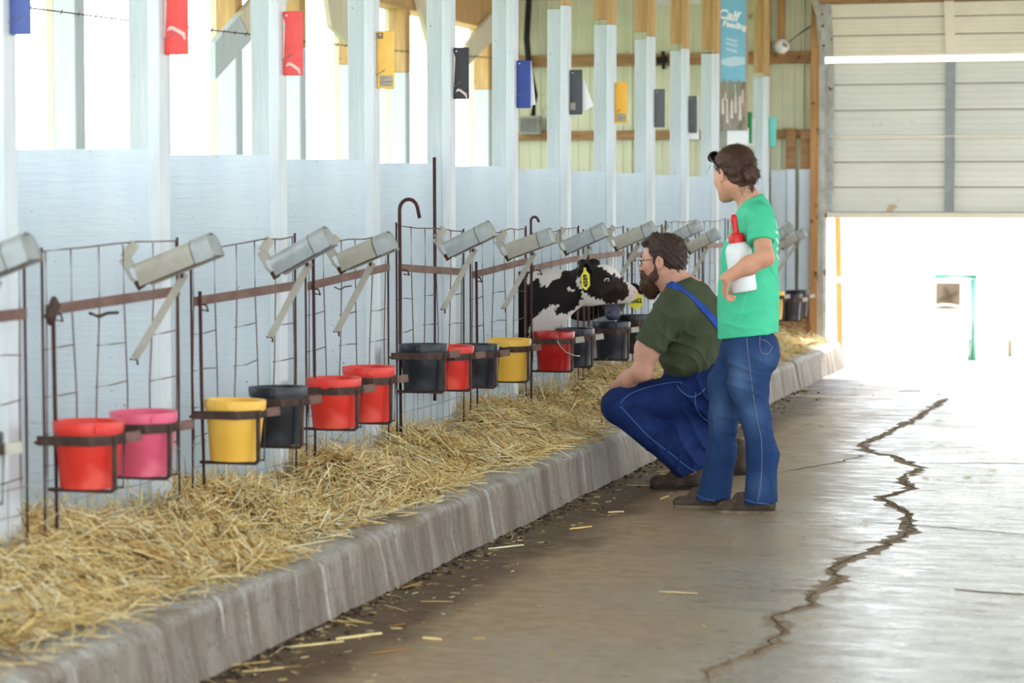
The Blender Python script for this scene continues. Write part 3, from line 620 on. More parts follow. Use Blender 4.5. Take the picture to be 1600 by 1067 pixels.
def gate(n):
    y0, y1 = YN(n)+.015, YN(n+1)-.105; r_ = random.Random(n+50)
    if n in GPX:
        t0, t1, r0, r1 = [float(atX(x, y, XG)[2]) for x, y in GPX[n]]
    else: t0, t1, r0, r1 = 1.295+r_.uniform(-.02, .02), 1.295, 1.10+r_.uniform(-.02, .01), 1.10
    lab = 'rusty wire mesh stall gate '+(gate_note[n] if n >= 0 else 'at the far left edge')
    g = empty('stall_gate', (XG, y0, Z_CURB), lab, 'gate', 'wire stall gates')
    H = y1-y0
    zt = lambda f: t0+(t1-t0)*f; zr = lambda f: r0+(r1-r0)*f
    wires = MB(); low = MB()
    xs = []
    for i, f in enumerate(VF):
        f2 = f+r_.uniform(-.012, .012); bend = (-.035 if i % 2 == 0 else .03)*(1 if 0 < i < 5 else 0)+r_.uniform(-.01, .01)
        P = [(XG, y0+H*f2, zt(f2)), (XG, y0+H*(f2+.004), zr(f2)), (XG+r_.uniform(-.006, .006), y0+H*(f2+bend*.7), .82), (XG, y0+H*(f2+bend), .58), (XG, y0+H*(f2+bend*.6), .4), (XG, y0+H*f2, .23)]
        wires.tube(P[:4], .0026, 6, False); low.tube(P[3:], .0026, 6, False); xs.append((f2, bend))
    wires.tube([(XG, y0+H*f, zt(f)+(r_.uniform(-.008, .008) if 0 < f < 1 else 0)) for f in (0, .15, .3, .5, .7, .85, 1)], .0028, 6)
    for i in (0, 2, 4):
        for z in (.97, .83, .70, .60):
            fa = xs[i][0]+xs[i][1]*max(0, (1.05-z)/.47); fb = xs[i+1][0]+xs[i+1][1]*max(0, (1.05-z)/.47)
            zz = z+(r0-1.1)*.5+r_.uniform(-.012, .012)
            wires.tube([(XG, y0+H*(fa-.012), zz), (XG, y0+H*(fa+fb)/2, zz+r_.uniform(-.004, .004)), (XG, y0+H*(fb+.012), zz+r_.uniform(-.006, .01))], .0024, 6)
    for z in (.27, .33, .40, .48, .565): low.tube([(XG+.002, y0, z), (XG+.002, y0+H*.33, z+r_.uniform(-.008, .008)), (XG+.002, y0+H*.66, z+r_.uniform(-.008, .008)), (XG+.002, y1, z)], .0022, 6)
    for f in (.11, .30, .49, .68, .88): low.tube([(XG, y0+H*f, .22), (XG, y0+H*(f+r_.uniform(-.01, .01)), .58)], .002, 6, False)
    wires.build('upper_wires', 'wire', g, True); low.build('lower_mesh', 'galv_wire', g, True)
    rl = MB().bar((XG+.008, y0+.01, zr(0)), (XG+.008, y1-.005, zr(1)), .034, .008).build('rail', 'rail_steel', g, bevel=.0015)
    for f in (.62 if n % 2 else .70,): MB().bar((XG+.013, y0+H*f, zr(f)-.018), (XG+.013, y0+H*f+.025, zr(f)-.018), .001, .003).build('rail_seam', 'galv', rl)
    for y, zz in ((y0, t0), (y1, t1)): MB().tube([(XG+.001, y, .24), (XG, y+.004, .8), (XG, y, zz+.012)], .0048, 8).build('end_rod', 'rust_dark', g, True)
    # the hinge rod near the post
    if n in (3, 5):
        yh = y0+(.0 if n == 3 else -.075); zk = 1.405 if n == 3 else 1.335; rr = .043 if n == 3 else .02; P = [(XG+.02, yh, .30), (XG+.018, yh, 1.0), (XG+.016, yh, zk)]
        for k in range(1, 8): a_ = math.pi*k/7*(.92 if n == 3 else .8); P.append((XG+.016+rr-rr*math.cos(a_), yh, zk+rr*1.1*math.sin(a_)))
        P.append((P[-1][0]+.01, yh, P[-1][2]-.05 if n == 3 else P[-1][2]-.02)); MB().tube(P, .0085 if n == 3 else .007, 8).build('hooked_rod', 'rust_dark', g, True)
    else:
        zz = {0: 1.11, 1: 1.12, 2: 1.30, 4: 1.14}.get(n, 1.2)
        MB().tube([(XG+.028, y0+.03+.02*(n % 2), .24), (XG+.026, y0+.03, .75), (XG+.022, y0+.03, zz)], .0072, 8).build('hinge_rod', 'rust_dark', g, True)
    if n == 0: MB().bar((XG+.02, y0, zr(0)-.035), (XG+.02, y0+.06, zr(0)+.03), .05, .02).build('hinge_clamp', 'rust', g, bevel=.006)
    MB().tube([(XG+.03, y0+.02, r0-.03), (XG+.045, y0+.05, r0-.035), (XG+.03, y0+.07, r0-.015), (XG+.01, y0+.05, r0-.01)], .004, 6).build('tie_ring', 'rust_dark', g)
    if n in (0, 2): MB().tube([(XG+.012, y0+H*.3, zr(.3)-.03), (XG+.014, y0+H*.36, zr(.36)-.045), (XG+.014, y0+H*.42, zr(.42)-.038), (XG+.012, y0+H*.5, zr(.5)-.042)], .006 if n == 0 else .003, 6).build('twisted_wire', 'rust', g)
    return g
for n in range(-1, 12): gate(n)
o = MB().tube([(XF-.08, YN(4)-.105, .45), (XF-.078, YN(4)-.104, 1.1), (XF-.08, YN(4)-.105, 1.66)], .0085, 8).build('steel_rod', 'rust_dark', None, True); tag(o, 'tall dark steel rod leaning on the fifth post, left of black tag', 'rod')

# ------------------------------------------------------------------ tilted bottle trays
TRAYS = [(-60,450,60,400,'largest galvanised bottle tray cut by the left edge'), (225,440,335,395,'galvanised bottle tray above the pink bucket'), (435,425,515,380,'galvanised bottle tray above the navy bucket, left of its neighbour'), (538,418,612,386,'galvanised bottle tray above the two touching red buckets'),
 (703,398,768,366,'galvanised bottle tray right of the tall hooked rod'), (797,400,862,376,'galvanised bottle tray just above the calf neck'), (888,392,945,366,'galvanised bottle tray above the calf ear'), (966,386,1022,362,"galvanised bottle tray left of the man's hair"),
 (1050,380,1085,362,"galvanised bottle tray peeking right of the man's hair"), (1080,392,1122,370,"galvanised bottle tray left of the woman's bottle"), (1206,380,1235,360,"galvanised bottle tray touching the woman's back"), (1224,386,1258,368,'last galvanised bottle tray before the door')]
for i, (xa, ya, xb_, yb_, lab) in enumerate(TRAYS):
    X0 = -3.41 if i < 11 else -3.36
    P = atX(xa, ya, X0); Q = atY(xb_, yb_, P[1]); L_ = float(np.linalg.norm(Q-P)); L_ = max(L_, .215); dirv = (Q-P)/np.linalg.norm(Q-P)
    if i == 0: P[1] -= .05
    r = empty('bottle_tray', tuple(P), lab, 'bottle holder', 'galvanised bottle trays')
    ex = Vector(dirv); ey = Vector((0, 1, 0)); ez = ex.cross(ey); ez = ez if ez.z > 0 else -ez; ey = ez.cross(ex)
    MT = Matrix((ex, ey, ez)).transposed().to_4x4(); MT.translation = Vector(P)
    def trough(x0, x1, rad, t=.003, flare=0.0):
        mb = MB(); sec = []
        for k in range(11):
            a_ = math.pi*(k/10); sec.append((-math.cos(a_)*rad, math.sin(a_)*rad*.9))
        sec = [(-rad*1.02-flare, -.042)]+sec+[(rad*1.02+flare, -.042)]
        inner = [(p*(1-t/rad), (q*(1-t/rad)-t*.4) if q > -.03 else q) for p, q in sec][::-1]
        ring = sec+inner; k = len(ring); V = [(x, p, q+.025) for x in (x0, x1) for p, q in ring]
        F = [tuple(range(k)), tuple(range(2*k-1, k-1, -1))]+[(j, j+k, (j+1) % k+k, (j+1) % k) for j in range(k)]
        return mb.add(V, F).xf(MT)
    trough(0, L_-.05, .047).build('trough', 'galv_dull' if i % 2 else 'galv', r, auto=True)
    trough(L_-.058, L_+.012, .0505).build('end_band', 'galv', r, auto=True)
    trough(L_-.0605, L_-.057, .0507).build('seam', 'rust_inside', r)
    MB().box(L_+.006, L_+.009, -.045, .045, -.012, .06).xf(MT).build('end_plate', 'galv', r)
    # looped strap back up to the gate
    Vp = Vector(P); up = Vector((-.055, 0, .10)); b1 = Vp+Vector((-.0, 0, -.012)); 
    mb = MB(); d_ = Vector((-.055, 0, .088)).normalized(); wv = Vector((.088, 0, .055)).normalized(); yo = Vector((0, -.03, 0))
    pt = lambda u_, v_: b1+yo+d_*u_+wv*v_
    for s_ in (-1, 1): mb.bar(pt(.012, s_*.006), pt(.04, s_*.017), .005, .011, (0, 1, 0)); mb.bar(pt(.038, s_*.017), pt(.072, s_*.015), .005, .011, (0, 1, 0))
    mb.bar(pt(.070, 0), pt(.112, 0), .005, .042, (0, 1, 0))
    q0 = pt(.108, 0); mb.bar(q0, q0+Vector((.034, .012, .052)), .005, .036, (0, 1, 0))
    mb.build('hanger_strap', 'galv_dull', r)
    MB().bar(pt(-.012, .0), pt(.02, .0), .006, .03, (0, 1, 0)).build('rusty_lip', 'rust_inside', r)
    MB().bar(np.array(MT @ Vector((-.002, -.0485, -.018))), np.array(MT @ Vector((L_-.04, -.0485, -.018))), .004, .004).build('rusty_edge', 'rust_inside', r)
    # strut from under the tray down to the gate
    s0 = np.array(MT @ Vector((L_*.55, 0, -.028))); s1 = np.array([XG+.012, P[1]-.02, s0[2]-.29])
    MB().bar(s0, s1, .005, .027, (0, 1, 0)).build('strut', 'galv_dull', r)
    MB().tube([s1+np.array([-.008, -.02, 0]), s1+np.array([.01, 0, -.004]), s1+np.array([.004, .015, -.02])], .004, 6).build('wire_tie', 'rust_dark', r)
    MB().lathe([(0, -.008), (.007, -.008), (.007, .006), (0, .006)], tuple(MT @ Vector((L_*.5, 0, -.03))), 8).build('bolt', 'rust_dark', r)

# ------------------------------------------------------------------ buckets and their holders
pm('bk_red', S(226,58,44), S(214,48,38), 6, .42, .03, c3=S(234,86,72), s3=2.5, t3=.56)
pm('bk_pink', S(226,96,126), S(218,86,116), 5, .45, .03, c3=S(232,116,140), s3=2.5, t3=.58)
pm('bk_yellow', S(244,194,84), S(238,184,70), 5, .42, .02)
pm('bk_black', S(34,36,44), S(26,28,34), 6, .38, .03, c3=S(52,56,66), s3=2.5, t3=.58)
pm('bk_crimson', S(188,28,24), S(160,18,18), 5, .35, .03)
BK = [(138,653,765,'red','scuffed red bucket at far left'), (225,636,745,'pink','pink bucket beside the red one'), (366,618,722,'yellow','yellow bucket below the second full tray'), (435,600,697,'black','black bucket overlapping the yellow one'),
 (523,584,667,'red','red bucket, left of the two touching red ones'), (577,570,660,'red','red bucket, right of the two touching red ones'), (662,533,612,'black','black bucket right of the hooked rod'), (704,535,608,'red','red bucket squeezed between two black ones'),
 (744,533,604,'black','dark bucket between the red and the yellow one'), (796,525,596,'yellow','yellow bucket left of the crimson one'), (866,514,580,'crimson','crimson bucket with a wire handle under the calf neck'), (898,510,573,'black','black bucket right behind the crimson one'),
 (956,500,562,'black','black bucket the second calf drinks from'), (990,489,551,'black',"black bucket half hidden by the man's sleeve"), (1206,452,503,'yellow',"yellow bucket peeking out behind the woman's waist"), (1236,457,501,'black','nearer of two black buckets right of the woman'), (1247,452,496,'black','farther of two black buckets right of the woman'), (-58,668,790,'black','black bucket cut off at the left edge')]
bproto = {}
for i, (x, yt, yb_, colr, lab) in enumerate(BK):
    XB = -3.325 if i < 14 or i == 17 else -3.24
    c = atX(x, (yt+yb_)/2, XB); k = 7.5/c[1]
    zt, zb = float(atX(x, yt+5*k, XB)[2]), float(atX(x, yb_-4*k, XB)[2]); hgt = min(.235, max(.205, zt-zb)); zb = zt-hgt
    if i == 16: c[1] = min(c[1], 20.85)
    if i == 15: c[1] = min(c[1], 20.45)
    R_ = .112 if i < 14 or i == 17 else .10; m = 'bk_'+colr; key = (colr, round(hgt, 2), R_)
    h_ = round(hgt, 2)
    if key not in bproto:
        rb, rt = R_*.80, R_*.945
        r = MB().lathe([(0, .004), (rb*.86, .004), (rb*.9, 0), (rb*.985, 0), (rb, .008), (rb+(rt-rb)*.45, h_*.45), (rb+(rt-rb)*.46, h_*.452), (rt, h_-.034), (rt-.004, h_-.004), (rt-.008, h_-.004), (rb-.004, .012), (0, .010)], n=40).build('bucket', m, None, auto=True)
        MB().lathe([(rt-.002, h_-.036), (rt+.004, h_-.036), (rt+.007, h_-.010), (R_, h_-.008), (R_, h_), (rt-.005, h_), (rt-.008, h_-.01)], n=40).build('rim', m, r, auto=True)
        for sgn in (-1, 1):
            MB().box(-.012, .012, -.006, .006, h_-.034, h_-.006).xf(Matrix.Rotation(math.radians(20), 4, 'Z') @ Matrix.Translation((0, sgn*(rt+.006), 0))).build('handle_lug', m, r, bevel=.003)
        bproto[key] = r; o = r
    else: o = copy_tree(bproto[key])
    o.location = (c[0], c[1], zb); o.rotation_euler = (random.uniform(-.02, .02), random.uniform(-.02, .02), random.uniform(-.4, .4))
    tag(o, lab, 'bucket', 'feeding buckets')
    if colr == 'crimson':
        P = [(.05, -.118, h_-.02), (.052, -.124, h_-.05), (.07, -.13, h_-.075), (.10, -.125, h_-.105), (.14, -.09, h_-.125), (.15, -.03, h_-.13)]
        hd = MB().tube(P, .003, 6).build('wire_handle', 'galv_wire', None, True); hd.parent = o; o.rotation_euler = (0, 0, 0)
    # holder
    a_ = R_-.004; ch_ = .055; zs = zt-.052; xg = XG+.012; yc = float(c[1]); xc = float(c[0])
    hl = lab.split(',')[0]
    r = empty('bucket_holder', (xg, yc, zs), 'dark steel strap holder around the '+lab, 'bucket holder', 'bucket holders')
    o2 = MB().strap([(xg, yc-a_-.02, zs), (xc-.03, yc-a_, zs), (xc+a_-ch_, yc-a_, zs), (xc+a_, yc-a_+ch_, zs), (xc+a_, yc+a_-ch_, zs), (xc+a_-ch_, yc+a_, zs), (xc-.03, yc+a_, zs), (xg, yc+a_+.02, zs)], .030, .006).build('strap', 'rust', r)
    yv = yc-a_+ch_+.005; xv = xc+a_+.004
    MB().strap([(xv, yv, zs+.012), (xv, yv, zb+.004), (xv-.012, yv, zb-.006), (xg, yv, zb-.006)], .016, .011, (0, 1, 0)).build('support_bar', 'rust', r)
    MB().tube([(xv-.012, yc+a_-ch_, zs), (xv-.018, yc+a_-ch_, zb-.004), (xg, yc+a_-ch_, zb-.006)], .004, 6).build('support_wire', 'rust', r)
    MB().tube([(xg, yc-a_-.03, zs-.005), (xg, yc+a_+.03, zs-.005)], .006, 6).build('back_rod', 'rust', r)
    MB().bar((xc+a_+.002, yc+a_-ch_-.012, zs), (xc+a_+.045, yc+a_-ch_+.01, zs+.006), .032, .005).build('strap_tail', 'galv_dull' if i >= 10 else 'rail_steel', r)
# ------------------------------------------------------------------ straw bedding
def vnoise(x, y, seed=0):
    def hsh(i, j): 
        n = (i*374761393+j*668265263+seed*982451653) & 0xffffffff; n = ((n ^ (n >> 13))*1274126177) & 0xffffffff; return ((n ^ (n >> 16)) & 0xffff)/65535.0
    xi = np.floor(x).astype(np.int64); yi = np.floor(y).astype(np.int64); fx_ = x-xi; fy = y-yi; fx_ = fx_*fx_*(3-2*fx_); fy = fy*fy*(3-2*fy)
    return (hsh(xi, yi)*(1-fx_)+hsh(xi+1, yi)*fx_)*(1-fy)+(hsh(xi, yi+1)*(1-fx_)+hsh(xi+1, yi+1)*fx_)*fy
def straw_edge(y): return np.interp(y, [4, 5.98, 6.7, 7.1, 7.5, 8.2, 9.1, 10.2, 11.0, 11.5, 11.9, 12.6, 14, 21], [-3.18, -3.17, -3.13, -3.06, -2.97, -3.08, -3.02, -3.07, -3.03, -2.97, -2.96, -3.06, -3.02, -3.05])+.05*(vnoise(y*5., y*0+9, 6)-.5)*2
def straw_h(x, y):
    e = straw_edge(y); d = np.clip((e-x)/.36, 0, 1)
    pile = .045+.10*vnoise(y*1.15+.3, x*.7, 1)+.05*vnoise(y*3.1, x*3.1, 2)
    ph = (y-6.88)/SP; ph = ph-np.floor(ph)
    pile = pile+.045*np.cos((ph-.12)*2*np.pi)
    back = np.clip((-3.42-x)/.35, 0, 1)
    return .222+(pile*(d*d*(3-2*d)))*(1-.5*back)-.008*(d <= 0)
ny, nx = 420, 60
yy = np.linspace(4.6, 20.95, ny); xx = np.linspace(-5.0, -2.92, nx); GX, GY = np.meshgrid(xx, yy); GZ = straw_h(GX, GY)-.006
V = np.stack([GX, GY, GZ], -1).reshape(-1, 3); idx = np.arange(ny*nx).reshape(ny, nx)
F = np.stack([idx[:-1, :-1], idx[:-1, 1:], idx[1:, 1:], idx[1:, :-1]], -1).reshape(-1, 4)
straw = mesh_obj('straw_bedding', V, F, 'straw_base', None, True)
tag(straw, 'golden loose straw bedding spilling out of the stalls onto the curb', 'straw', kind='stuff')
def straw_mat():
    m = bpy.data.materials.new('straw'); m.use_nodes = True; N = m.node_tree.nodes; L = m.node_tree.links; b = N['Principled BSDF']
    at = N.new('ShaderNodeVertexColor'); at.layer_name = 'col'; L.new(at.outputs[0], b.inputs['Base Color']); b.inputs['Roughness'].default_value = .5; b.inputs['Specular IOR Level'].default_value = .35
    M['straw'] = m
straw_mat()
def make_straws(pos, length, width, yaw, pitch, bend, cols, name, parent):
    n = len(pos); d = np.stack([np.cos(yaw)*np.cos(pitch), np.sin(yaw)*np.cos(pitch), np.sin(pitch)], -1)
    rnd = rng.normal(size=(n, 3)); sd = np.cross(d, rnd); sd /= np.linalg.norm(sd, axis=1, keepdims=True); nn = np.cross(d, sd)
    V = np.empty((n, 3, 4, 3))
    for i, t in enumerate((-.5, .05, .5)):
        c = pos+d*(length*t)[:, None]+nn*((bend*(1-4*t*t))*length)[:, None]
        tw = 1.0 if i == 1 else .75
        for k, (a_, b_) in enumerate(((1, 0), (0, .45), (-1, 0), (0, -.45))): V[:, i, k] = c+sd*(width*a_*tw)[:, None]/2+nn*(width*b_*tw)[:, None]/2
    q = []
    for i in (0, 1):
        for k in range(4): q.append([i*4+k, i*4+(k+1) % 4, i*4+4+(k+1) % 4, i*4+4+k])
    F = (np.arange(n)[:, None, None]*12+np.array(q)[None]).reshape(-1, 4)
    return mesh_obj(name, V.reshape(-1, 3), F, 'straw', parent, False, np.repeat(cols, 12, axis=0))
def straw_cols(n):
    pal = np.array([S(246,222,160), S(238,204,132), S(252,240,202), S(212,170,98), S(150,108,54), S(248,228,174), S(228,192,124)])
    c = pal[rng.choice(len(pal), n, p=[.22,.2,.16,.14,.08,.12,.08])]; return c*rng.uniform(.8, 1.08, (n, 1))
n = 60000
u = rng.random(n)**1.55; py = 5.2+(20.9-5.2)*u
px_ = -2.98-(rng.random(n)**1.25)*1.15+.1*rng.random(n)
edge = straw_edge(py); keep = (px_ < edge+rng.exponential(.05, n)-.03); px_, py, edge = px_[keep], py[keep], edge[keep]; n = len(py)
hz = straw_h(px_, py); hz = np.maximum(hz, .226)
pos = np.stack([px_, py, hz+rng.random(n)**2*.03+.004], -1)
flow = 2.6+1.2*(vnoise(py*1.4, px_*2, 8)-.5)*2
yaw = flow+rng.normal(0, .6, n); 
slope = np.clip((edge-px_)/.36, 0, 1); pitch = rng.normal(.05, .30, n)-.25*np.cos(yaw)*(slope < .9)*(slope > 0)
ln = rng.uniform(.06, .24, n); wd = rng.uniform(.0026, .0066, n)
o = make_straws(pos, ln, wd, yaw, pitch, rng.normal(0, .06, n), straw_cols(n), 'loose_straws', straw); o['kind'] = 'stuff'
# straws sticking up through the gate mesh
n = 1500; py = 5.4+rng.random(n)**1.4*15; px_ = -3.45-rng.random(n)*.35; pos = np.stack([px_, py, straw_h(px_, py)+.04], -1)
o = make_straws(pos, rng.uniform(.1, .26, n), rng.uniform(.0025, .0045, n), rng.uniform(0, 6.3, n), rng.uniform(.3, 1.2, n), rng.normal(0, .08, n), straw_cols(n), 'upright_straws', straw); o['kind'] = 'stuff'
# straws scattered over the curb top and the aisle floor
n = 420; py = 5.5+rng.random(n)**1.5*15; px_ = rng.uniform(-3.05, -2.9, n); pos = np.stack([px_, py, np.full(n, .2265)], -1)
o = make_straws(pos, rng.uniform(.03, .16, n), rng.uniform(.002, .005, n), rng.uniform(0, 6.3, n), rng.normal(0, .01, n), rng.normal(0, .02, n)*0, straw_cols(n), 'curb_straws', straw); o['kind'] = 'stuff'
litter = None
n = 900; py = 5.5+rng.random(n)**1.3*13; px_ = -2.82+rng.exponential(.13, n); pos = np.stack([px_, py, np.full(n, .0045)], -1)
big = rng.random(n) < .05; ln = np.where(big, rng.uniform(.08, .2, n), rng.uniform(.008, .04, n)); wd = np.where(big, rng.uniform(.004, .009, n), rng.uniform(.002, .006, n))
litter = make_straws(pos, ln, wd, rng.uniform(0, 6.3, n), rng.normal(0, .01, n), rng.normal(0, .01, n), straw_cols(n)*np.where(big, 1, rng.uniform(.35, .9, n))[:, None], 'straw_litter', None); tag(litter, 'bits of straw and chaff littering the floor beside the curb', 'straw', kind='stuff')
n = 120; pos = np.stack([rng.uniform(-2.6, .6, n), rng.uniform(6, 19, n), np.full(n, .004)], -1)
o = make_straws(pos, rng.uniform(.01, .06, n), rng.uniform(.002, .006, n), rng.uniform(0, 6.3, n), rng.normal(0, .005, n), np.zeros(n), straw_cols(n)*.75, 'aisle_straws', litter); o['kind'] = 'stuff'
spots = [((525,998),(597,989)), ((580,1020),(640,1013)), ((763,857),(818,851)), ((890,826),(925,822)), ((628,919),(660,909)), ((1030,924),(1090,927)), ((609,978),(634,974)), ((660,996),(690,999)), ((950,800),(975,799))]
P_ = []; 
for a_, b_ in spots:
    A = atZ(*a_, .006); B_ = atZ(*b_, .006); P_.append((A, B_))
pos = np.array([(A+B_)/2 for A, B_ in P_]); d = np.array([B_-A for A, B_ in P_])
o = make_straws(pos, np.linalg.norm(d, axis=1), np.full(len(pos), .011), np.arctan2(d[:, 1], d[:, 0]), np.zeros(len(pos)), np.zeros(len(pos)), straw_cols(len(pos)), 'long_straws', litter); o['kind'] = 'stuff'
# dark crumbs in the gutter
cr = MB(); r_ = random.Random(3)
for i in range(700):
    y = 5.5+r_.random()**1.4*13; x = -2.825+r_.expovariate(22); s_ = r_.uniform(.003, .012)
    cr.lathe([(0, 0), (s_, .0), (s_*.8, s_*.5), (0, s_*.8)], (x, y, .0005), 5)
cr.build('soil_crumbs', 'crack_dark', litter)['kind'] = 'stuff'
# ------------------------------------------------------------------ smooth solid modelling (signed distance field -> one continuous mesh)
class SDF:
    def __init__(s, res): s.res = res; s.p = []
    def cap(s, a, b, ra, rb=None, k=.03, flat=None, clip=None, sub=False):
        s.p.append(('c', np.array(a, float), np.array(b, float), ra, ra if rb is None else rb, k, flat, clip, sub)); return s
    def ell(s, c, r, R=None, k=.03, clip=None, sub=False):
        s.p.append(('e', np.array(c, float), np.array(r, float), None if R is None else np.array(R, float), None, k, None, clip, sub)); return s
    def chain(s, pts, rs, k=.02, flat=None):
        for i in range(len(pts)-1): s.cap(pts[i], pts[i+1], rs[i], rs[i+1], k, flat)
        return s
    def mesh(s, disp=None, smooth=1):
        lo = np.full(3, 1e9); hi = -lo; bb = []
        for q in s.p:
            if q[0] == 'c':
                m = max(q[3], q[4]); l = np.minimum(q[1], q[2])-m; h = np.maximum(q[1], q[2])+m
            else: m = q[2].max(); l = q[1]-m; h = q[1]+m
            bb.append((l, h))
            if not q[8]: lo = np.minimum(lo, l); hi = np.maximum(hi, h)
        r = s.res; lo = lo-4*r; hi = hi+4*r; dim = np.ceil((hi-lo)/r).astype(int)+1
        D = np.full(dim, .5, np.float32)
        ax = [lo[i]+r*np.arange(dim[i]) for i in range(3)]
        for q, (l, h) in zip(s.p, bb):
            k = q[5]; mg = k+2.5*r
            i0 = np.maximum(0, np.floor((l-mg-lo)/r).astype(int)); i1 = np.minimum(dim, np.ceil((h+mg-lo)/r).astype(int)+1)
            if (i1 <= i0).any(): continue
            X = ax[0][i0[0]:i1[0], None, None]; Y = ax[1][None, i0[1]:i1[1], None]; Z = ax[2][None, None, i0[2]:i1[2]]
            if q[0] == 'c':
                a, b, ra, rb, flat = q[1], q[2], q[3], q[4], q[6]
                ba = b-a; den = float(ba@ba)+1e-12
                px, py, pz = X-a[0], Y-a[1], Z-a[2]
                t = np.clip((px*ba[0]+py*ba[1]+pz*ba[2])/den, 0, 1)
                dx, dy, dz_ = px-t*ba[0], py-t*ba[1], pz-t*ba[2]
                if flat is not None:
                    w_, sc = flat; w_ = np.array(w_, float); w_ /= np.linalg.norm(w_)
                    dd = dx*w_[0]+dy*w_[1]+dz_*w_[2]; g = (1/sc-1)
                    dx, dy, dz_ = dx+w_[0]*dd*g, dy+w_[1]*dd*g, dz_+w_[2]*dd*g
                    d = (np.sqrt(dx*dx+dy*dy+dz_*dz_)-(ra+(rb-ra)*t))*min(1, (1+sc)/2)
                else: d = np.sqrt(dx*dx+dy*dy+dz_*dz_)-(ra+(rb-ra)*t)
            else:
                c, rr, R = q[1], q[2], q[3]
                px, py, pz = X-c[0], Y-c[1], Z-c[2]
                if R is not None: px, py, pz = [R[i][0]*px+R[i][1]*py+R[i][2]*pz for i in range(3)]
                k0 = np.sqrt((px/rr[0])**2+(py/rr[1])**2+(pz/rr[2])**2); k1 = np.sqrt((px/rr[0]**2)**2+(py/rr[1]**2)**2+(pz/rr[2]**2)**2)
                d = k0*(k0-1)/(k1+1e-9)
            for pt, nv in (q[7] or []):
                nv = np.array(nv, float); nv /= np.linalg.norm(nv)
                d = np.maximum(d, (X-pt[0])*nv[0]+(Y-pt[1])*nv[1]+(Z-pt[2])*nv[2])
            S_ = D[i0[0]:i1[0], i0[1]:i1[1], i0[2]:i1[2]]
            if q[8]:
                d = -d; h_ = np.clip(.5-.5*(S_-d)/k, 0, 1); S_[...] = S_*(1-h_)+d*h_+k*h_*(1-h_)
            else:
                h_ = np.clip(.5+.5*(S_-d)/k, 0, 1); S_[...] = S_*(1-h_)+d*h_-k*h_*(1-h_)
        if disp is not None:
            near = np.abs(D) < .03; I = np.argwhere(near); P = lo+I*r; D[near] += disp(P).astype(np.float32)
        # surface nets
        neg = D < 0; n = [d-1 for d in dim]
        cnt = np.zeros(n, np.int8)
        for a in (0, 1):
            for b in (0, 1):
                for c in (0, 1): cnt += neg[a:a+n[0], b:b+n[1], c:c+n[2]]
        act = (cnt > 0) & (cnt < 8); I = np.argwhere(act); vid = np.full(n, -1, np.int64); vid[act] = np.arange(len(I))
        acc = np.zeros((len(I), 3)); num = np.zeros(len(I))
        cor = [(a, b, c) for a in (0, 1) for b in (0, 1) for c in (0, 1)]
        vals = {c: D[I[:, 0]+c[0], I[:, 1]+c[1], I[:, 2]+c[2]] for c in cor}
        for c in cor:
            for axis in range(3):
                if c[axis] == 0:
                    e = list(c); e[axis] = 1; e = tuple(e); v0, v1 = vals[c], vals[e]; m = (v0 < 0) != (v1 < 0)
                    t = v0[m]/(v0[m]-v1[m]); p = np.repeat(np.array([c], float), m.sum(), 0); p[:, axis] = t; acc[m] += p; num[m] += 1
        V = lo+r*(I+acc/num[:, None]); F = []
        for axis in range(3):
            u, v = (axis+1) % 3, (axis+2) % 3
            s0 = [slice(None)]*3; s1 = [slice(None)]*3; s0[axis] = slice(0, -1); s1[axis] = slice(1, None)
            ch = neg[tuple(s0)] != neg[tuple(s1)]; E = np.argwhere(ch)
            ok = (E[:, u] > 0) & (E[:, v] > 0) & (E[:, u] < n[u]) & (E[:, v] < n[v]); E = E[ok]
            fl = neg[E[:, 0], E[:, 1], E[:, 2]]
            q = []
            for du, dv in ((0, 0), (1, 0), (1, 1), (0, 1)):
                G = E.copy(); G[:, u] -= du; G[:, v] -= dv; q.append(vid[G[:, 0], G[:, 1], G[:, 2]])
            q = np.stack(q, -1); q[~fl] = q[~fl][:, ::-1]; F.append(q)
        F = np.concatenate(F); F = F[(F >= 0).all(1)]
        for _ in range(smooth):
            acc = np.zeros_like(V); num = np.zeros(len(V))
            for i in range(4):
                a, b = F[:, i], F[:, (i+1) % 4]; np.add.at(acc, a, V[b]); np.add.at(num, a, 1); np.add.at(acc, b, V[a]); np.add.at(num, b, 1)
            V = V*.5+.5*acc/np.maximum(num, 1)[:, None]
        return V, F
    def build(s, name, m, parent=None, disp=None, attr=None, smooth=1):
        V, F = s.mesh(disp, smooth)
        return mesh_obj(name, V, F[:, ::-1].copy(), m, parent, True, attr(V) if attr else None)
def inpoly(x, y, poly):
    r = np.zeros(len(x), bool); n = len(poly); j = n-1
    for i in range(n):
        xi, yi = poly[i]; xj, yj = poly[j]
        c = ((yi > y) != (yj > y)) & (x < (xj-xi)*(y-yi)/(yj-yi+1e-12)+xi); r ^= c; j = i
    return r
def hair_noise(V, f, a): return a*np.sin(V[:, 0]*f+3*np.sin(V[:, 2]*f*.7))*np.sin(V[:, 2]*f*1.3+V[:, 1]*f)
def lookat(f, up=(0, 0, 1)):
    f = np.array(f, float); f /= np.linalg.norm(f); l = np.cross(up, f); l /= np.linalg.norm(l); u = np.cross(f, l); return f, l, u   # forward, left, up
def sphere(mb, c, r, n=16, m=10):
    prof = [(max(1e-5, r*math.sin(math.pi*i/m)), -r*math.cos(math.pi*i/m)) for i in range(m+1)]; return mb.lathe(prof, tuple(c), n)

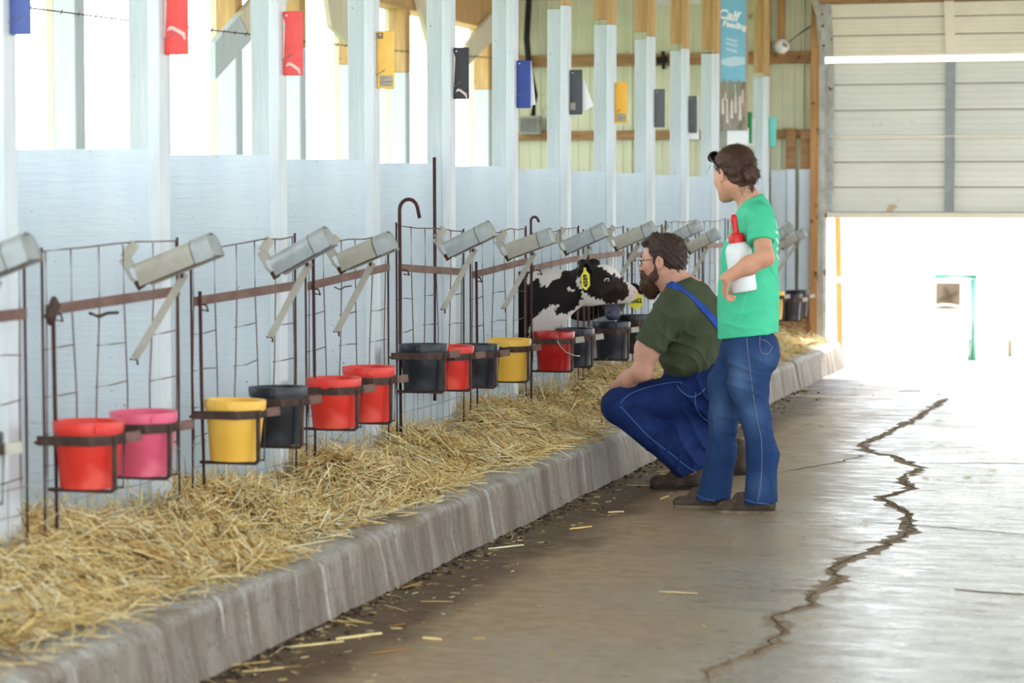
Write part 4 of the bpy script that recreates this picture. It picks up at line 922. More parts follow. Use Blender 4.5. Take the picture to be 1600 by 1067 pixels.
# ------------------------------------------------------------------ calves
pm('calf_hair', (1, 1, 1), (.88, .87, .86), 60, .65, .25, attr=True, bscale=160, spec=.25, bstretch=(.4, 1, 1))
pm('calf_eye', S(24,26,44), S(40,44,70), 20, .06, 0, spec=.8); pm('eye_white', S(206,204,214), None, 5, .2, 0, spec=.6)
pm('tag_lemon', S(238,226,70), S(228,214,56), 20, .45); pm('ink', S(24,22,20), None, 5, .6)
BLK = np.array(S(26,21,22)); BRN = np.array(S(46,31,29)); WHT = np.array(S(232,226,222)); PNK = np.array(S(206,160,152))
YC = 12.92
def P1(x, y, dy=0.0): return atY(x, y, YC+dy)
cR1 = empty('calf', (-4.1, 13.05, .3), 'black and white calf stretching its head out of the stall to the man', 'calf', 'calves')
s = SDF(.0055); lat = (0, 1, 0)
s.cap((-4.55, 13.15, .86), (-3.95, 13.05, .88), .20, .20, .06)
s.ell((-4.2, 13.1, .80), (.42, .19, .21), k=.08)
s.cap((-3.95, 13.04, .86), P1(818, 476, .05), .20, .165, .08, (lat, .8))
s.cap(P1(812, 474, .05), P1(862, 462, .02), .165, .133, .06, (lat, .66)); s.cap(P1(862, 462, .02), P1(913, 448), .133, .092, .05, (lat, .62))
s.cap(P1(820, 505, .04), P1(858, 485, .02), .11, .09, .06, (lat, .7))
s.cap(P1(915, 436), P1(945, 437), .072, .078, .04, (lat, .86)); s.cap(P1(944, 439), P1(980, 456), .074, .044, .035, (lat, .78))
s.ell(P1(928, 450), (.075, .06, .08), k=.04)
s.cap(P1(922, 463), P1(975, 467), .048, .026, .03, (lat, .8)); s.ell(P1(984, 458), (.042, .037, .037), k=.02); s.ell(P1(981, 466), (.034, .028, .02), k=.012)
for sg in (-1, 1):
    s.ell(P1(948.8, 437.5, sg*.058), (.030, .016, .025), k=.018); s.cap(P1(938, 430, sg*.05), P1(952, 432, sg*.056), .014, .013, .02)
    s.ell(P1(948.8, 438.6, sg*.078), (.020, .018, .017), k=.008, sub=True)
    s.ell(P1(990.2, 456.8, sg*.024), (.010, .010, .0075), k=.006, sub=True); s.ell(P1(988, 453.5, sg*.022), (.012, .012, .007), k=.012)
    s.cap(P1(962, 449, sg*.045), P1(938, 458, sg*.06), .016, .02, .03)
for a_, b_ in (((996, 464.5), (985, 467.5)), ((985, 467.5), (968, 470.5))): s.cap(P1(*a_, -.03), P1(*b_, -.05), .0035, .003, .005, sub=True)
# ears
fn = (.25, .75, .55)
s.cap(P1(921, 424, -.055), P1(913, 414, -.12), .026, .034, .02, (fn, .4)); s.cap(P1(913, 414, -.12), P1(906, 424, -.18), .034, .012, .015, (fn, .4))
s.cap(P1(921, 422, .055), P1(927, 412, .12), .026, .034, .02, ((.25, -.75, .55), .35)); s.cap(P1(927, 412, .12), P1(920, 414, .18), .034, .012, .015, ((.25, -.75, .55), .35))
s.ell(P1(914, 418, -.135), (.016, .02, .02), k=.012, sub=True)
# legs
for x, y in ((-3.93, 12.97), (-3.9, 13.15), (-4.55, 13.05), (-4.58, 13.25)):
    s.cap((x, y, .75), (x+(.04 if x < -4.2 else -.01), y, .52), .075, .05, .05); s.cap((x+(.04 if x < -4.2 else -.01), y, .52), (x, y, .29), .042, .032, .03); s.cap((x, y, .27), (x+.02, y, .235), .038, .042, .02)
s.chain([(-4.74, 13.18, .95), (-4.82, 13.2, .8), (-4.82, 13.2, .5)], [.04, .025, .03], .03)
PW = [[(831,423),(831,400),(876,400),(876.5,424),(873.5,433),(866,437),(859,440),(857,446),(855,450),(851,445),(846,449),(841,440),(835.5,434.6),(826,444),(820,440),(822,425)],
 [(875,474),(865,486),(868,491),(882,491.5),(893,484),(899,478),(903,470),(910,469),(907,457),(911,456),(918,462),(930,466),(940,469),(942,474.5),(957,475.5),(970,469),(979,463),(981,454),(977.5,444),(970,437.5),(958,429.5),(943,421),(930,416),(931,405),(945,400),(975,420),(1010,445),(1010,500),(900,530),(880,620),(800,620),(824,515),(829,501),(839,492),(852,482)],
 [(905,429),(899,439),(903,446),(909,453),(912,447),(906,440)], [(887,450),(890,449),(893,452),(898,452),(897,454),(891,455),(887,456)]]
def toXZ(poly, Y): return [(float(p[0]), float(p[2])) for p in (atY(x, y, Y) for x, y in poly)]
PWX = [toXZ(p, YC-.07) for p in PW]; NOSE = atY(992, 457, YC)
def calf_cols(V):
    jx = V[:, 0]+.014*(vnoise(V[:, 0]*60, V[:, 2]*110, 21)-.5); jz = V[:, 2]+.020*(vnoise(V[:, 0]*150, V[:, 2]*40, 22)-.5)
    w_ = np.zeros(len(V), bool)
    for p in PWX: w_ |= inpoly(jx, jz, p)
    w_ |= (V[:, 0] < -4.3) & (vnoise(V[:, 0]*5, V[:, 2]*5+V[:, 1]*3, 4) > .55); w_ |= V[:, 2] < .5
    c = np.where(w_[:, None], WHT, BLK)
    br = np.clip((V[:, 0]-float(P1(925, 440)[0]))/.15, 0, 1)*(~w_); c = c*(1-br[:, None])+BRN*br[:, None]
    dn = np.linalg.norm(V-NOSE, axis=1); pk = np.clip(1.15-dn/.05, 0, 1)*w_; c = c*(1-pk[:, None])+PNK*pk[:, None]
    ear = (np.abs(V[:, 1]-YC) > .075) & (V[:, 2] > float(P1(910, 432)[2])) & (V[:, 0] > float(P1(900, 432)[0])); c[ear] = BLK
    return c
body1 = s.build('body', 'calf_hair', cR1, attr=calf_cols)
for sg in (-1, 1):
    e = sphere(MB(), P1(948.8, 438.6, sg*.059), .020).build('eye', 'calf_eye', cR1, True)
    rim = MB(); 
    P = [P1(948.8, 438.6, sg*.0745)+np.array([.0145*math.cos(t), 0, .0125*math.sin(t)]) for t in np.linspace(.6, 3.6, 12)]
    rim.tube(P, [.001]+[.0036]*10+[.001], 6); rim.build('eye_white', 'eye_white', e, True)
# ear tag
def ear_tag(parent, top, bot, nrm, width, txt, size, vertical=False):
    top = np.array(top); bot = np.array(bot); zd = top-bot; H = np.linalg.norm(zd); zd /= H; nrm = np.array(nrm, float); nrm -= zd*np.dot(nrm, zd); nrm /= np.linalg.norm(nrm); xd = np.cross(zd, nrm)
    w2 = width/2; pol = [(-.25*w2, 0), (.25*w2, 0), (.4*w2, -.18*H), (w2, -.32*H), (w2, -.82*H), (0.15*w2, -H), (-.15*w2, -H), (-w2, -.82*H), (-w2, -.32*H), (-.4*w2, -.18*H)]
    V = [top+xd*p+zd*q+nrm*d for d in (0, .0025) for p, q in pol]; n = len(pol)
    F = [tuple(range(n))[::-1], tuple(range(n, 2*n))]+[(i, (i+1) % n, (i+1) % n+n, i+n) for i in range(n)]
    o = mesh_obj('ear_tag', V, F, 'tag_lemon', parent)
    ctr = top-zd*H*.58+nrm*.0045
    text_mesh(txt, size, 'ink', o, ctr, (zd if vertical else xd), (-xd if vertical else zd), 'tag_number', bold=.0012)
    sphere(MB(), top-zd*H*.07+nrm*.004, .006).build('tag_button', 'tag_lemon', o, True)
    return o
ear_tag(cR1, P1(913.5, 418, -.175), P1(915.5, 453, -.15), (.62, -.78, .1), .05, '4589', .036, True)

# second calf, head down in the bucket
YS = 14.32
def P2(x, y, dy=0.0): return atY(x, y, YS+dy)
cR2 = empty('calf', (-3.9, 14.6, .3), 'black calf with yellow ear tag drinking from a bucket behind the first calf', 'calf', 'calves')
s = SDF(.006)
s.cap((-4.5, 14.75, .84), (-3.95, 14.62, .86), .19, .19, .06); s.cap((-3.95, 14.62, .86), P2(935, 462, .2), .17, .12, .06); s.cap(P2(915, 468, .24), P2(953, 458, .06), .13, .09, .06)
s.cap(P2(956, 456, .05), P2(958, 470, -.03), .085, .075, .04); s.cap(P2(958, 470, -.03), P2(958, 488, -.10), .07, .045, .03); s.ell(P2(957.5, 492, -.115), (.045, .036, .034), k=.02)
s.cap(P2(934, 466, .06), P2(915, 482, .04), .03, .045, .02, ((.3, 1, .2), .4)); s.cap(P2(915, 482, .04), P2(901, 494, .02), .045, .018, .02, ((.3, 1, .2), .4))
s.cap(P2(975, 458, .06), P2(992, 452, .05), .026, .036, .02, ((0, 1, .5), .4)); s.cap(P2(992, 452, .05), P2(1006, 456, .03), .036, .015, .02, ((0, 1, .5), .4))
for sg in (-1, 1): s.ell(P2(957.5+sg*6, 490, -.148), (.009, .012, .008), k=.006, sub=True); s.ell(P2(957+sg*17, 466, -.045), (.022, .02, .02), k=.015)
for x, y in ((-3.95, 14.5), (-3.93, 14.72), (-4.5, 14.64), (-4.55, 14.86)): s.cap((x, y, .75), (x, y, .5), .07, .045, .05); s.cap((x, y, .5), (x, y, .24), .04, .035, .03)
MUZ = P2(957.5, 490, -.13)
def calf2_cols(V):
    c = np.tile(BLK, (len(V), 1)); d = np.linalg.norm(V-MUZ, axis=1); t = np.clip(1.3-d/.06, 0, 1)[:, None]; c = c*(1-t)+np.array(S(96,98,116))*t
    w_ = (V[:, 0] < -4.1) & (vnoise(V[:, 0]*4, V[:, 2]*4+V[:, 1]*3, 9) > .6); c[w_] = WHT
    return c
s.build('body', 'calf_hair', cR2, attr=calf2_cols)
for sg in (-1, 1): sphere(MB(), P2(957+sg*19, 466, -.062), .014).build('eye', 'calf_eye', cR2, True)
ear_tag(cR2, P2(993, 453, .005), P2(994, 483, -.01), (.15, -1, .1), .085, '4562', .036)
# ------------------------------------------------------------------ people
pm('skin', (1, 1, 1), (.93, .9, .88), 30, .5, .06, attr=True, sss=.12, spec=.35, bscale=220)
pm('denim_dark', S(25,49,104), S(16,33,78), 14, .8, .35, bscale=16, spec=.2, bstretch=(1, 1, 1.8))
pm('denim_blue', (1, 1, 1), (.78, .8, .84), 10, .8, .35, bscale=16, spec=.2, attr=True, bstretch=(1.6, 1.6, .6))
pm('stitch', S(78,108,170), None, 5, .8); pm('stitch_tan', S(120,118,132), None, 5, .8)
pm('olive_knit', S(76,84,62), S(66,74,54), 9, .85, .3, bscale=14, spec=.2); pm('green_knit', S(82,204,158), S(70,194,148), 8, .8, .3, bscale=12, spec=.25)
pm('green_hem', S(40,160,116), None, 5, .85); pm('olive_hem', S(56,64,46), None, 5, .85)
pm('hair_brown', S(96,64,48), S(60,38,29), 60, .45, .5, stretch=(1, 1, 1), bscale=140, spec=.4)
pm('hair_dark', S(82,60,50), S(52,37,31), 60, .5, .5, bscale=160, spec=.35); pm('beard_brown', S(98,68,48), S(64,43,32), 60, .6, .5, bscale=150, spec=.3)
pm('boot_leather', S(78,62,50), S(52,40,33), 16, .75, .4, c3=S(92,76,62), s3=26, t3=.6); pm('shoe_leather', S(90,74,60), S(64,51,42), 16, .8, .3, c3=S(104,88,72), s3=26, t3=.6)
pm('sole', S(134,118,98), S(100,86,70), 20, .9, .2); pm('sole_dark', S(50,40,34), S(38,30,26), 20, .9, .2)
pm('strap_blue', S(36,78,170), S(28,64,150), 30, .75, .2); pm('glass_frame', S(34,26,26), None, 5, .3, spec=.6)
pm('lens_dark', S(26,24,24), None, 5, .1, spec=.7); pm('bottle_white', S(232,238,238), S(222,230,230), 4, .35, .02, sss=.15, spec=.5); pm('nipple_red', S(214,36,36), S(200,26,28), 6, .35, 0, sss=.1)
pm('lip', S(176,112,102), None, 5, .5)
def head_prims(s, c, f, sc, up=(0, 0, 1), female=False):
    f, l, u = lookat(f, up); R = np.array([f, l, u]); c = np.array(c)
    W = lambda x, y, z: c+(f*x+l*y+u*z)*sc
    q = lambda *r: tuple(v*sc for v in r)
    s.ell(W(-.008, 0, .035), q(.097, .076, .084), R, .02); s.ell(W(.03, 0, -.028), q(.062, .06, .084), R, .03)
    s.ell(W(-.04, 0, -.03), q(.06, .058, .06), R, .03)
    for g in (-1, 1):
        s.cap(W(-.002, g*.05, -.045), W(.055, g*.022, -.092), .022*sc, .018*sc, .03); s.ell(W(.055, g*.038, -.024), q(.026, .022, .024), R, .025)
        s.cap(W(.082, g*.036, .022), W(.09, g*.008, .018), .0095*sc, .0095*sc, .015)
        s.ell(W(.097, g*.031, .002), q(.014, .016, .010), R, .012, sub=True)
        s.ell(W(-.008, g*.080, -.006), q(.021, .010, .033), R, .005); s.ell(W(-.003, g*.092, -.004), q(.0125, .010, .021), R, .004, sub=True); s.ell(W(.006, g*.081, -.012), q(.006, .006, .009), R, .004); s.ell(W(.0, g*.074, -.034), q(.009, .007, .010), R, .006)
        s.ell(W(.100, g*.0105, -.033), q(.009, .008, .007), R, .008)
        s.ell(W(.090, g*.031, .0065), q(.008, .014, .004), R, .006)
    s.cap(W(.090, 0, .012), W(.112, 0, -.026), .0075*sc, .0115*sc, .014); s.ell(W(.074, 0, -.100), q(.022, .026, .018), R, .02)
    s.ell(W(.094, 0, -.055), q(.010, .022, .0055), R, .007); s.ell(W(.092, 0, -.068), q(.010, .019, .006), R, .007); s.cap(W(.103, -.014, -.061), W(.103, .014, -.061), .0025*sc, None, .004, sub=True)
    return W, R
def eyes(W, sc, parent):
    for g in (-1, 1):
        e = sphere(MB(), W(.079, g*.031, .0), .0125*sc).build('eye', 'eye_white', parent, True)
        sphere(MB(), W(.0865, g*.031, .0), .0062*sc, 12, 8).build('iris', 'calf_eye', e, True)
def hand_prims(s, wrist, d, palm_n, side, sc=1.0, curl=.5, spread=1.0):
    d = np.array(d, float); d /= np.linalg.norm(d); nrm = np.array(palm_n, float); nrm -= d*np.dot(d, nrm); nrm /= np.linalg.norm(nrm); a = np.cross(d, nrm)*side
    w = np.array(wrist, float); f_ = lambda x, y, z: w+(d*x+a*y+nrm*z)*sc
    for y in (-.026, -.009, .009, .026): s.cap(f_(.01, y*.7, 0), f_(.088, y, 0), .015*sc, .0125*sc, .012)
    for i, (y, L_, r_) in enumerate(((.030, .070, .0088), (.0105, .080, .0090), (-.0105, .074, .0088), (-.030, .058, .0078))):
        p = f_(.088, y, 0); ang = 0
        for seg, fr in ((0, .45), (1, .32), (2, .23)):
            ang += curl*(.55 if seg == 0 else .75); dd = d*math.cos(ang)+nrm*math.sin(ang)+a*y*.8*spread; dd /= np.linalg.norm(dd); q = p+dd*L_*fr*sc
            s.cap(p, q, r_*sc*(1-.08*seg), r_*sc*(.93-.08*seg), .004); p = q
    p = f_(.022, .026, .004); q = f_(.052, .050, .016+.02*curl); r2 = f_(.080, .054, .022+.035*curl); s.cap(p, q, .015*sc, .0115*sc, .012); s.cap(q, r2, .011*sc, .0088*sc, .004)
def strands(src, n, length, flow, m, parent, wid=.0012, lift=.25, seed=2, name='hair_strands', jit=.16, cut=None):
    me = src.data; r = np.random.default_rng(seed); nv = len(me.vertices)
    co = np.empty(nv*3, np.float32); me.vertices.foreach_get('co', co); no = np.empty(nv*3, np.float32); me.vertices.foreach_get('normal', no)
    off = np.array(wloc(src)); co = co.reshape(-1, 3)+off; no = no.reshape(-1, 3); ok_ = np.arange(nv) if cut is None else np.where((co-cut[0])@np.array(cut[1]) > 0)[0]; i = ok_[r.integers(0, len(ok_), n)]
    p = co[i]+r.normal(0, .003, (n, 3)); nn = no[i]; fl = flow(p, nn); fl = fl-nn*np.sum(fl*nn, 1, keepdims=True); fl /= np.linalg.norm(fl, axis=1, keepdims=True)+1e-9
    fl = fl+r.normal(0, jit, (n, 3)); L_ = length*r.uniform(.5, 1.2, n)[:, None]; sd = np.cross(fl, nn); sd /= np.linalg.norm(sd, axis=1, keepdims=True)+1e-9
    V = np.empty((n, 4, 2, 3))
    for k, t in enumerate((0, .35, .7, 1.)):
        c = p+fl*L_*t+nn*L_*lift*(t-t*t*.8)+nn*.001; wv = wid*(1-.75*t)
        V[:, k, 0] = c-sd*wv; V[:, k, 1] = c+sd*wv
    F = (np.arange(n)[:, None, None]*8+np.array([[0, 1, 3, 2], [2, 3, 5, 4], [4, 5, 7, 6]])[None]).reshape(-1, 4)
    o = mesh_obj(name, V.reshape(-1, 3), F, m, parent, True); o['kind'] = 'stuff'; return o
def surf_path(obj, px, off=.003, n=6):
    """points on an object's surface along a drawn line"""
    me = obj.data; o3 = wloc(obj); bv = BVHTree.FromPolygons([v.co+o3 for v in me.vertices], [tuple(p.vertices) for p in me.polygons]); out = []
    for (x0, y0), (x1, y1) in zip(px[:-1], px[1:]):
        for i in range(n):
            t = i/n; d = Vector(ray(x0+(x1-x0)*t, y0+(y1-y0)*t)).normalized(); h = bv.ray_cast(Vector(CC), d)
            if h[0] is not None: out.append((np.array(h[0])+np.array(h[1])*off*(1 if h[1].dot(d) < 0 else -1), np.array(h[1])*(1 if h[1].dot(d) < 0 else -1)))
    d = Vector(ray(*px[-1])).normalized(); h = bv.ray_cast(Vector(CC), d)
    if h[0] is not None: out.append((np.array(h[0])+np.array(h[1])*off*(1 if h[1].dot(d) < 0 else -1), np.array(h[1])*(1 if h[1].dot(d) < 0 else -1)))
    return out
def surf_ribbon(obj, px, width, m, name, parent, off=.003, thick=.003, n=6):
    pts = surf_path(obj, smooth_px(px), off, 2)
    P_ = np.array([p for p, _ in pts]); 
    for _ in range(5): P_[1:-1] = P_[1:-1]*.5+.25*(P_[:-2]+P_[2:])
    pts = [(P_[i], pts[i][1]) for i in range(len(pts))]
    if len(pts) < 2: return None
    V = []; F = []
    for i, (p, nn) in enumerate(pts):
        t = pts[min(i+1, len(pts)-1)][0]-pts[max(i-1, 0)][0]; t /= np.linalg.norm(t)+1e-9; sd = np.cross(nn, t); sd /= np.linalg.norm(sd)+1e-9
        for a_, b_ in ((-1, 0), (1, 0), (1, 1), (-1, 1)): V.append(p+sd*width/2*a_+nn*thick*b_)
    for i in range(len(pts)-1):
        for k in range(4): F.append((i*4+k, i*4+4+k, i*4+4+(k+1) % 4, i*4+(k+1) % 4))
    F += [(0, 1, 2, 3), tuple(len(pts)*4-4+k for k in (3, 2, 1, 0))]
    return mesh_obj(name, V, F, m, parent)
SKM = np.array(S(212,160,138)); SKW = np.array(S(214,160,132))
def wrinkle(amp, f1, axis, seed, centers=()):
    ax0 = np.array(axis, float)
    def g(P):
        w1 = vnoise(P[:, 0]*7+P[:, 1]*3+seed, P[:, 2]*7-P[:, 1]*2, 31); w2 = vnoise(P[:, 0]*4+seed*3, P[:, 2]*4+P[:, 1]*3, 32)
        a = P@ax0
        ph = a*f1+5.0*w1+seed; r1 = (1-np.abs(np.sin(ph)))**2
        ph2 = (P@np.array([ax0[2], .3, -ax0[0]]))*f1*.8+5*w2+a*f1*.35; r2 = (1-np.abs(np.sin(ph2)))**2
        m1 = np.clip((w2-.35)*3, 0, 1); m2 = np.clip((w1-.5)*3.2, 0, 1)
        boost = np.full(len(P), .55)
        for c, rad in centers: boost = boost+1.5*np.exp(-np.sum((P-np.array(c))**2, 1)/rad**2)
        return amp*(.35*(w1-.5)*2-(r1*m1+.8*r2*m2)*boost)
    return g
def smooth_px(px, n=5):
    P = np.array(px, float); out = []
    for i in range(len(P)-1):
        p0, p1, p2, p3 = P[max(i-1, 0)], P[i], P[i+1], P[min(i+2, len(P)-1)]
        for k in range(n):
            t = k/n; out.append(tuple(.5*((2*p1)+(-p0+p2)*t+(2*p0-5*p1+4*p2-p3)*t*t+(-p0+3*p1-3*p2+p3)*t**3)))
    out.append(tuple(P[-1])); return out

# ------------------------------------------------------------------ crouching man
def Q(x, y, Y): return atY(x, y, Y)
man = empty('person', tuple(atZ(1060, 762, 0)), 'crouching bearded person in olive shirt and blue overalls facing the calf', 'person')
HC = Q(1036, 408, 11.93); HF = (-1, .10, -.06); HS = 1.08
s = SDF(.0048)
Wm, Rm = head_prims(s, HC, HF, HS)
s.cap(Wm(-.03, 0, -.06), Q(1066, 452, 11.95), .066, .078, .03); s.cap(Wm(.0, 0, -.085), Q(1050, 452, 11.94), .05, .06, .03)
# torso under the clothes
s.cap(Q(1078, 470, 11.95), Q(1100, 570, 11.97), .11, .12, .05, ((0, 1, 0), 1.3))
for Y, e, w_, sg in ((11.74, (1003, 580, 11.70), (962, 604, 11.86), 1), (12.16, (1003, 582, 12.2), (968, 612, 12.06), -1)):
    s.cap(Q(1050, 480, Y), Q(1012, 545, Y-.03*sg), .066, .062, .04); s.cap(Q(1012, 545, Y-.03*sg), Q(*e), .060, .046, .03); s.ell(Q(e[0]+7, e[1]+3, e[2]), (.034, .034, .034), k=.02)
    s.cap(Q(e[0]-2, e[1], e[2]), (Q(*e)+Q(*w_))/2, .047, .043, .02); s.cap((Q(*e)+Q(*w_))/2, Q(*w_), .043, .030, .03)
    s.cap(Q(*w_), Q(w_[0]-3, w_[1]+6, w_[2]+.02*sg), .030, .026, .01)
    hand_prims(s, Q(w_[0]-2, w_[1]+4, w_[2]+.01*sg), (-.1, .25*sg, -.9), (.9, .3*sg, -.2), sg, 1.0, .55)
for hip, kn, an in ((Q(1108, 606, 11.86), Q(967, 634, 11.78), Q(1078, 732, 11.82)), (Q(1112, 606, 12.06), Q(985, 640, 12.22), Q(1120, 722, 12.4))):
    s.cap(hip, kn, .09, .055, .03); s.cap(kn, an, .052, .034, .03)
def man_cols(V):
    c = np.tile(SKM, (len(V), 1)); L_ = V-HC; fx_ = L_@Rm[0]; lz = L_@Rm[2]
    ck = np.exp(-(((fx_-.07)/.03)**2+((lz+.03)/.025)**2))[:, None]*(np.linalg.norm(L_, axis=1) < .2)[:, None]; c = c*(1-.35*ck)+np.array(S(206,124,106))*.35*ck
    el = np.exp(-np.sum((V-Q(1009, 578, 11.66))**2, 1)/.0012)[:, None]; c = c*(1-.4*el)+np.array(S(168,104,84))*.4*el
    return c
s.build('body', 'skin', man, attr=man_cols)
eyes(Wm, HS, man)
# hair
s = SDF(.0045); fH, lH, uH = Rm
s.ell(Wm(-.012, 0, .044), tuple(v*HS for v in (.106, .084, .088)), Rm, .015, clip=[(Wm(.050, 0, .06), fH*.86-uH*.5), (Wm(-.02, 0, -.018), -uH+fH*.35)])
s.ell(Wm(-.058, 0, -.005), tuple(v*HS for v in (.056, .074, .062)), Rm, .02, clip=[(Wm(0, 0, -.052), -uH)])
s.cap(Wm(.03, .0, .112), Wm(.076, 0, .085), .026*HS, .02*HS, .02, (lH, 2.4))
for g in (-1, 1): s.cap(Wm(.018, g*.071, .03), Wm(.014, g*.070, -.02), .011*HS, .008*HS, .01)
mh = s.build('hair', 'hair_dark', man, disp=lambda P: .0035*np.sin(P@np.array([60, 40, 160.])+2*np.sin(P@np.array([90., 50, 30]))))
strands(mh, 4200, .02, lambda p, n: np.tile(-.6*fH-.55*uH, (len(p), 1)), 'hair_dark', mh, .0013, .16, 3)
# beard
s = SDF(.0045)
for g in (-1, 1):
    s.cap(Wm(.010, g*.069, -.026), Wm(.022, g*.060, -.062), .008*HS, .019*HS, .015); s.cap(Wm(.024, g*.055, -.068), Wm(.072, g*.028, -.098), .020*HS, .028*HS, .02)
    s.cap(Wm(.104, g*.004, -.0445), Wm(.088, g*.034, -.064), .0085*HS, .011*HS, .01); s.cap(Wm(.088, g*.033, -.066), Wm(.08, g*.03, -.095), .012*HS, .02*HS, .012)
s.ell(Wm(.082, 0, -.112), tuple(v*HS for v in (.034, .044, .034)), Rm, .02); s.cap(Wm(.078, 0, -.115), Wm(.07, 0, -.135), .034*HS, .022*HS, .025, (lH, 1.15)); s.cap(Wm(.04, 0, -.11), Wm(.06, 0, -.14), .04*HS, .03*HS, .03)
mb_ = s.build('beard', 'beard_brown', man, disp=lambda P: .003*np.sin(P@np.array([70, 60, 50.])+2*np.sin(P@np.array([90., 150, 130]))))
strands(mb_, 3200, .02, lambda p, n: np.tile(-.9*uH+.15*fH, (len(p), 1)), 'beard_brown', mb_, .0013, .22, 4)
for g in (-1, 1): MB().tube([Wm(.088, g*.044, .022), Wm(.0945, g*.034, .027), Wm(.097, g*.016, .0235)], [.003, .005, .003], 6).build('eyebrow', 'hair_dark', man, True)
# spectacles
sp = MB(); 
for g in (-1, 1):
    ring = [Wm(.1035, g*(.033+.023*math.cos(t)), -.001+.016*math.sin(t)) for t in np.linspace(0, 2*math.pi, 17)]; sp.tube(ring, .0018, 6, False)
    sp.tube([Wm(.103, g*.055, .008), Wm(.08, g*.072, .008), Wm(.0, g*.081, .012), Wm(-.02, g*.081, -.002)], .0019, 6)
sp.tube([Wm(.104, -.011, .003), Wm(.112, 0, .006), Wm(.104, .011, .003)], .0018, 6); sp.build('spectacles', 'glass_frame', man, True)
# shirt
s = SDF(.0055); wd_ = ((0, 1, 0), 1.32)
s.cap(Q(1078, 497, 11.95), Q(1094, 555, 11.97), .150, .163, .05, wd_); s.ell(Q(1079, 556, 11.95), (.155, .20, .125), k=.05)
s.cap(Q(1054, 484, 11.76), Q(1056, 480, 12.15), .090, .090, .05); s.cap(Q(1066, 459, 11.87), Q(1068, 459, 12.02), .082, .082, .05, clip=[(Q(1060, 447, 11.95), (-.35, 0, .94))])
s.cap(Q(1085, 470, 11.95), Q(1097, 500, 11.95), .10, .14, .05, wd_)
s.cap(Q(1050, 482, 11.735), Q(1008, 552, 11.70), .086, .078, .03, clip=[(Q(1014, 541, 11.70), Q(1008, 552, 11.70)-Q(1050, 482, 11.735))]); s.cap(Q(1050, 482, 12.17), Q(1010, 548, 12.2), .086, .078, .03, clip=[(Q(1014, 541, 12.2), Q(1008, 552, 12.2)-Q(1050, 482, 12.17))])
s.cap(Q(1063, 449, 11.90), Q(1064, 449, 12.0), .074, .074, .02, clip=[(Q(1057, 442, 11.95), (-.35, 0, .94))])
ms = s.build('shirt', 'olive_knit', man, disp=wrinkle(.010, 42, (.55, .2, .8), 1.3, [(Q(1040, 520, 11.75), .14), (Q(1060, 570, 11.75), .14)]))
# overalls: legs and seat
s = SDF(.0055); kL = Q(967, 633, 11.78)
aL = Q(1080, 734, 11.82)
s.cap(Q(1104, 612, 11.88), kL, .120, .083, .05); s.ell(kL+np.array([-.005, 0, 0]), (.082, .080, .080), k=.03); s.cap(kL+np.array([.02, 0, -.02]), aL, .082, .066, .03, clip=[(aL, np.array(aL-kL)+np.array([-.10, 0, -.15]))]); s.cap(Q(1050, 690, 11.8), Q(1084, 737, 11.82), .08, .07, .04, clip=[(aL, (.25, 0, -.97))])
s.cap(Q(1062, 645, 11.9), Q(1092, 700, 11.88), .10, .075, .05); s.cap(Q(1105, 640, 11.95), Q(1110, 690, 11.95), .10, .07, .05)
kR = Q(985, 641, 12.22); aR = Q(1122, 722, 12.4)
s.cap(Q(1112, 608, 12.07), kR, .118, .082, .05); s.cap(kR, aR, .080, .066, .03, clip=[(aR, (.3, 0, -.95))])
s.ell(Q(1116, 606, 11.97), (.155, .195, .15), k=.06); s.cap(Q(1112, 585, 11.97), Q(1116, 612, 11.97), .14, .15, .04, wd_)
s.cap(Q(1062, 583, 11.97), Q(1090, 600, 11.97), .08, .10, .05, wd_)
mj = s.build('overalls', 'denim_dark', man, disp=wrinkle(.010, 40, (.75, .2, .6), .4, [(Q(1050, 640, 11.75), .13), (Q(1090, 615, 11.75), .12), (Q(1075, 715, 11.75), .10)]))
surf_ribbon(ms, [(1043,444),(1052,446),(1066,454),(1084,468),(1102,486),(1116,502),(1127,517)], .036, 'strap_blue', 'shoulder_strap', mj, .002, .005, 6)
surf_ribbon(mj, [(969,630),(984,616),(1010,606),(1035,600),(1060,597),(1066,600)], .0035, 'stitch', 'seam_stitching', mj, .001, .002, 8); surf_ribbon(mj, [(969,634),(990,657),(1015,683),(1045,706),(1072,728),(1086,736)], .0035, 'stitch', 'seam_stitching', mj, .001, .002, 8)
surf_ribbon(mj, [(1058,602),(1064,610),(1078,620),(1092,616),(1102,606)], .004, 'stitch', 'pocket_edge', mj, .001, .003, 6); surf_ribbon(mj, [(1088,612),(1086,630),(1096,650),(1112,660)], .0035, 'stitch', 'pocket_edge', mj, .001, .003, 6)
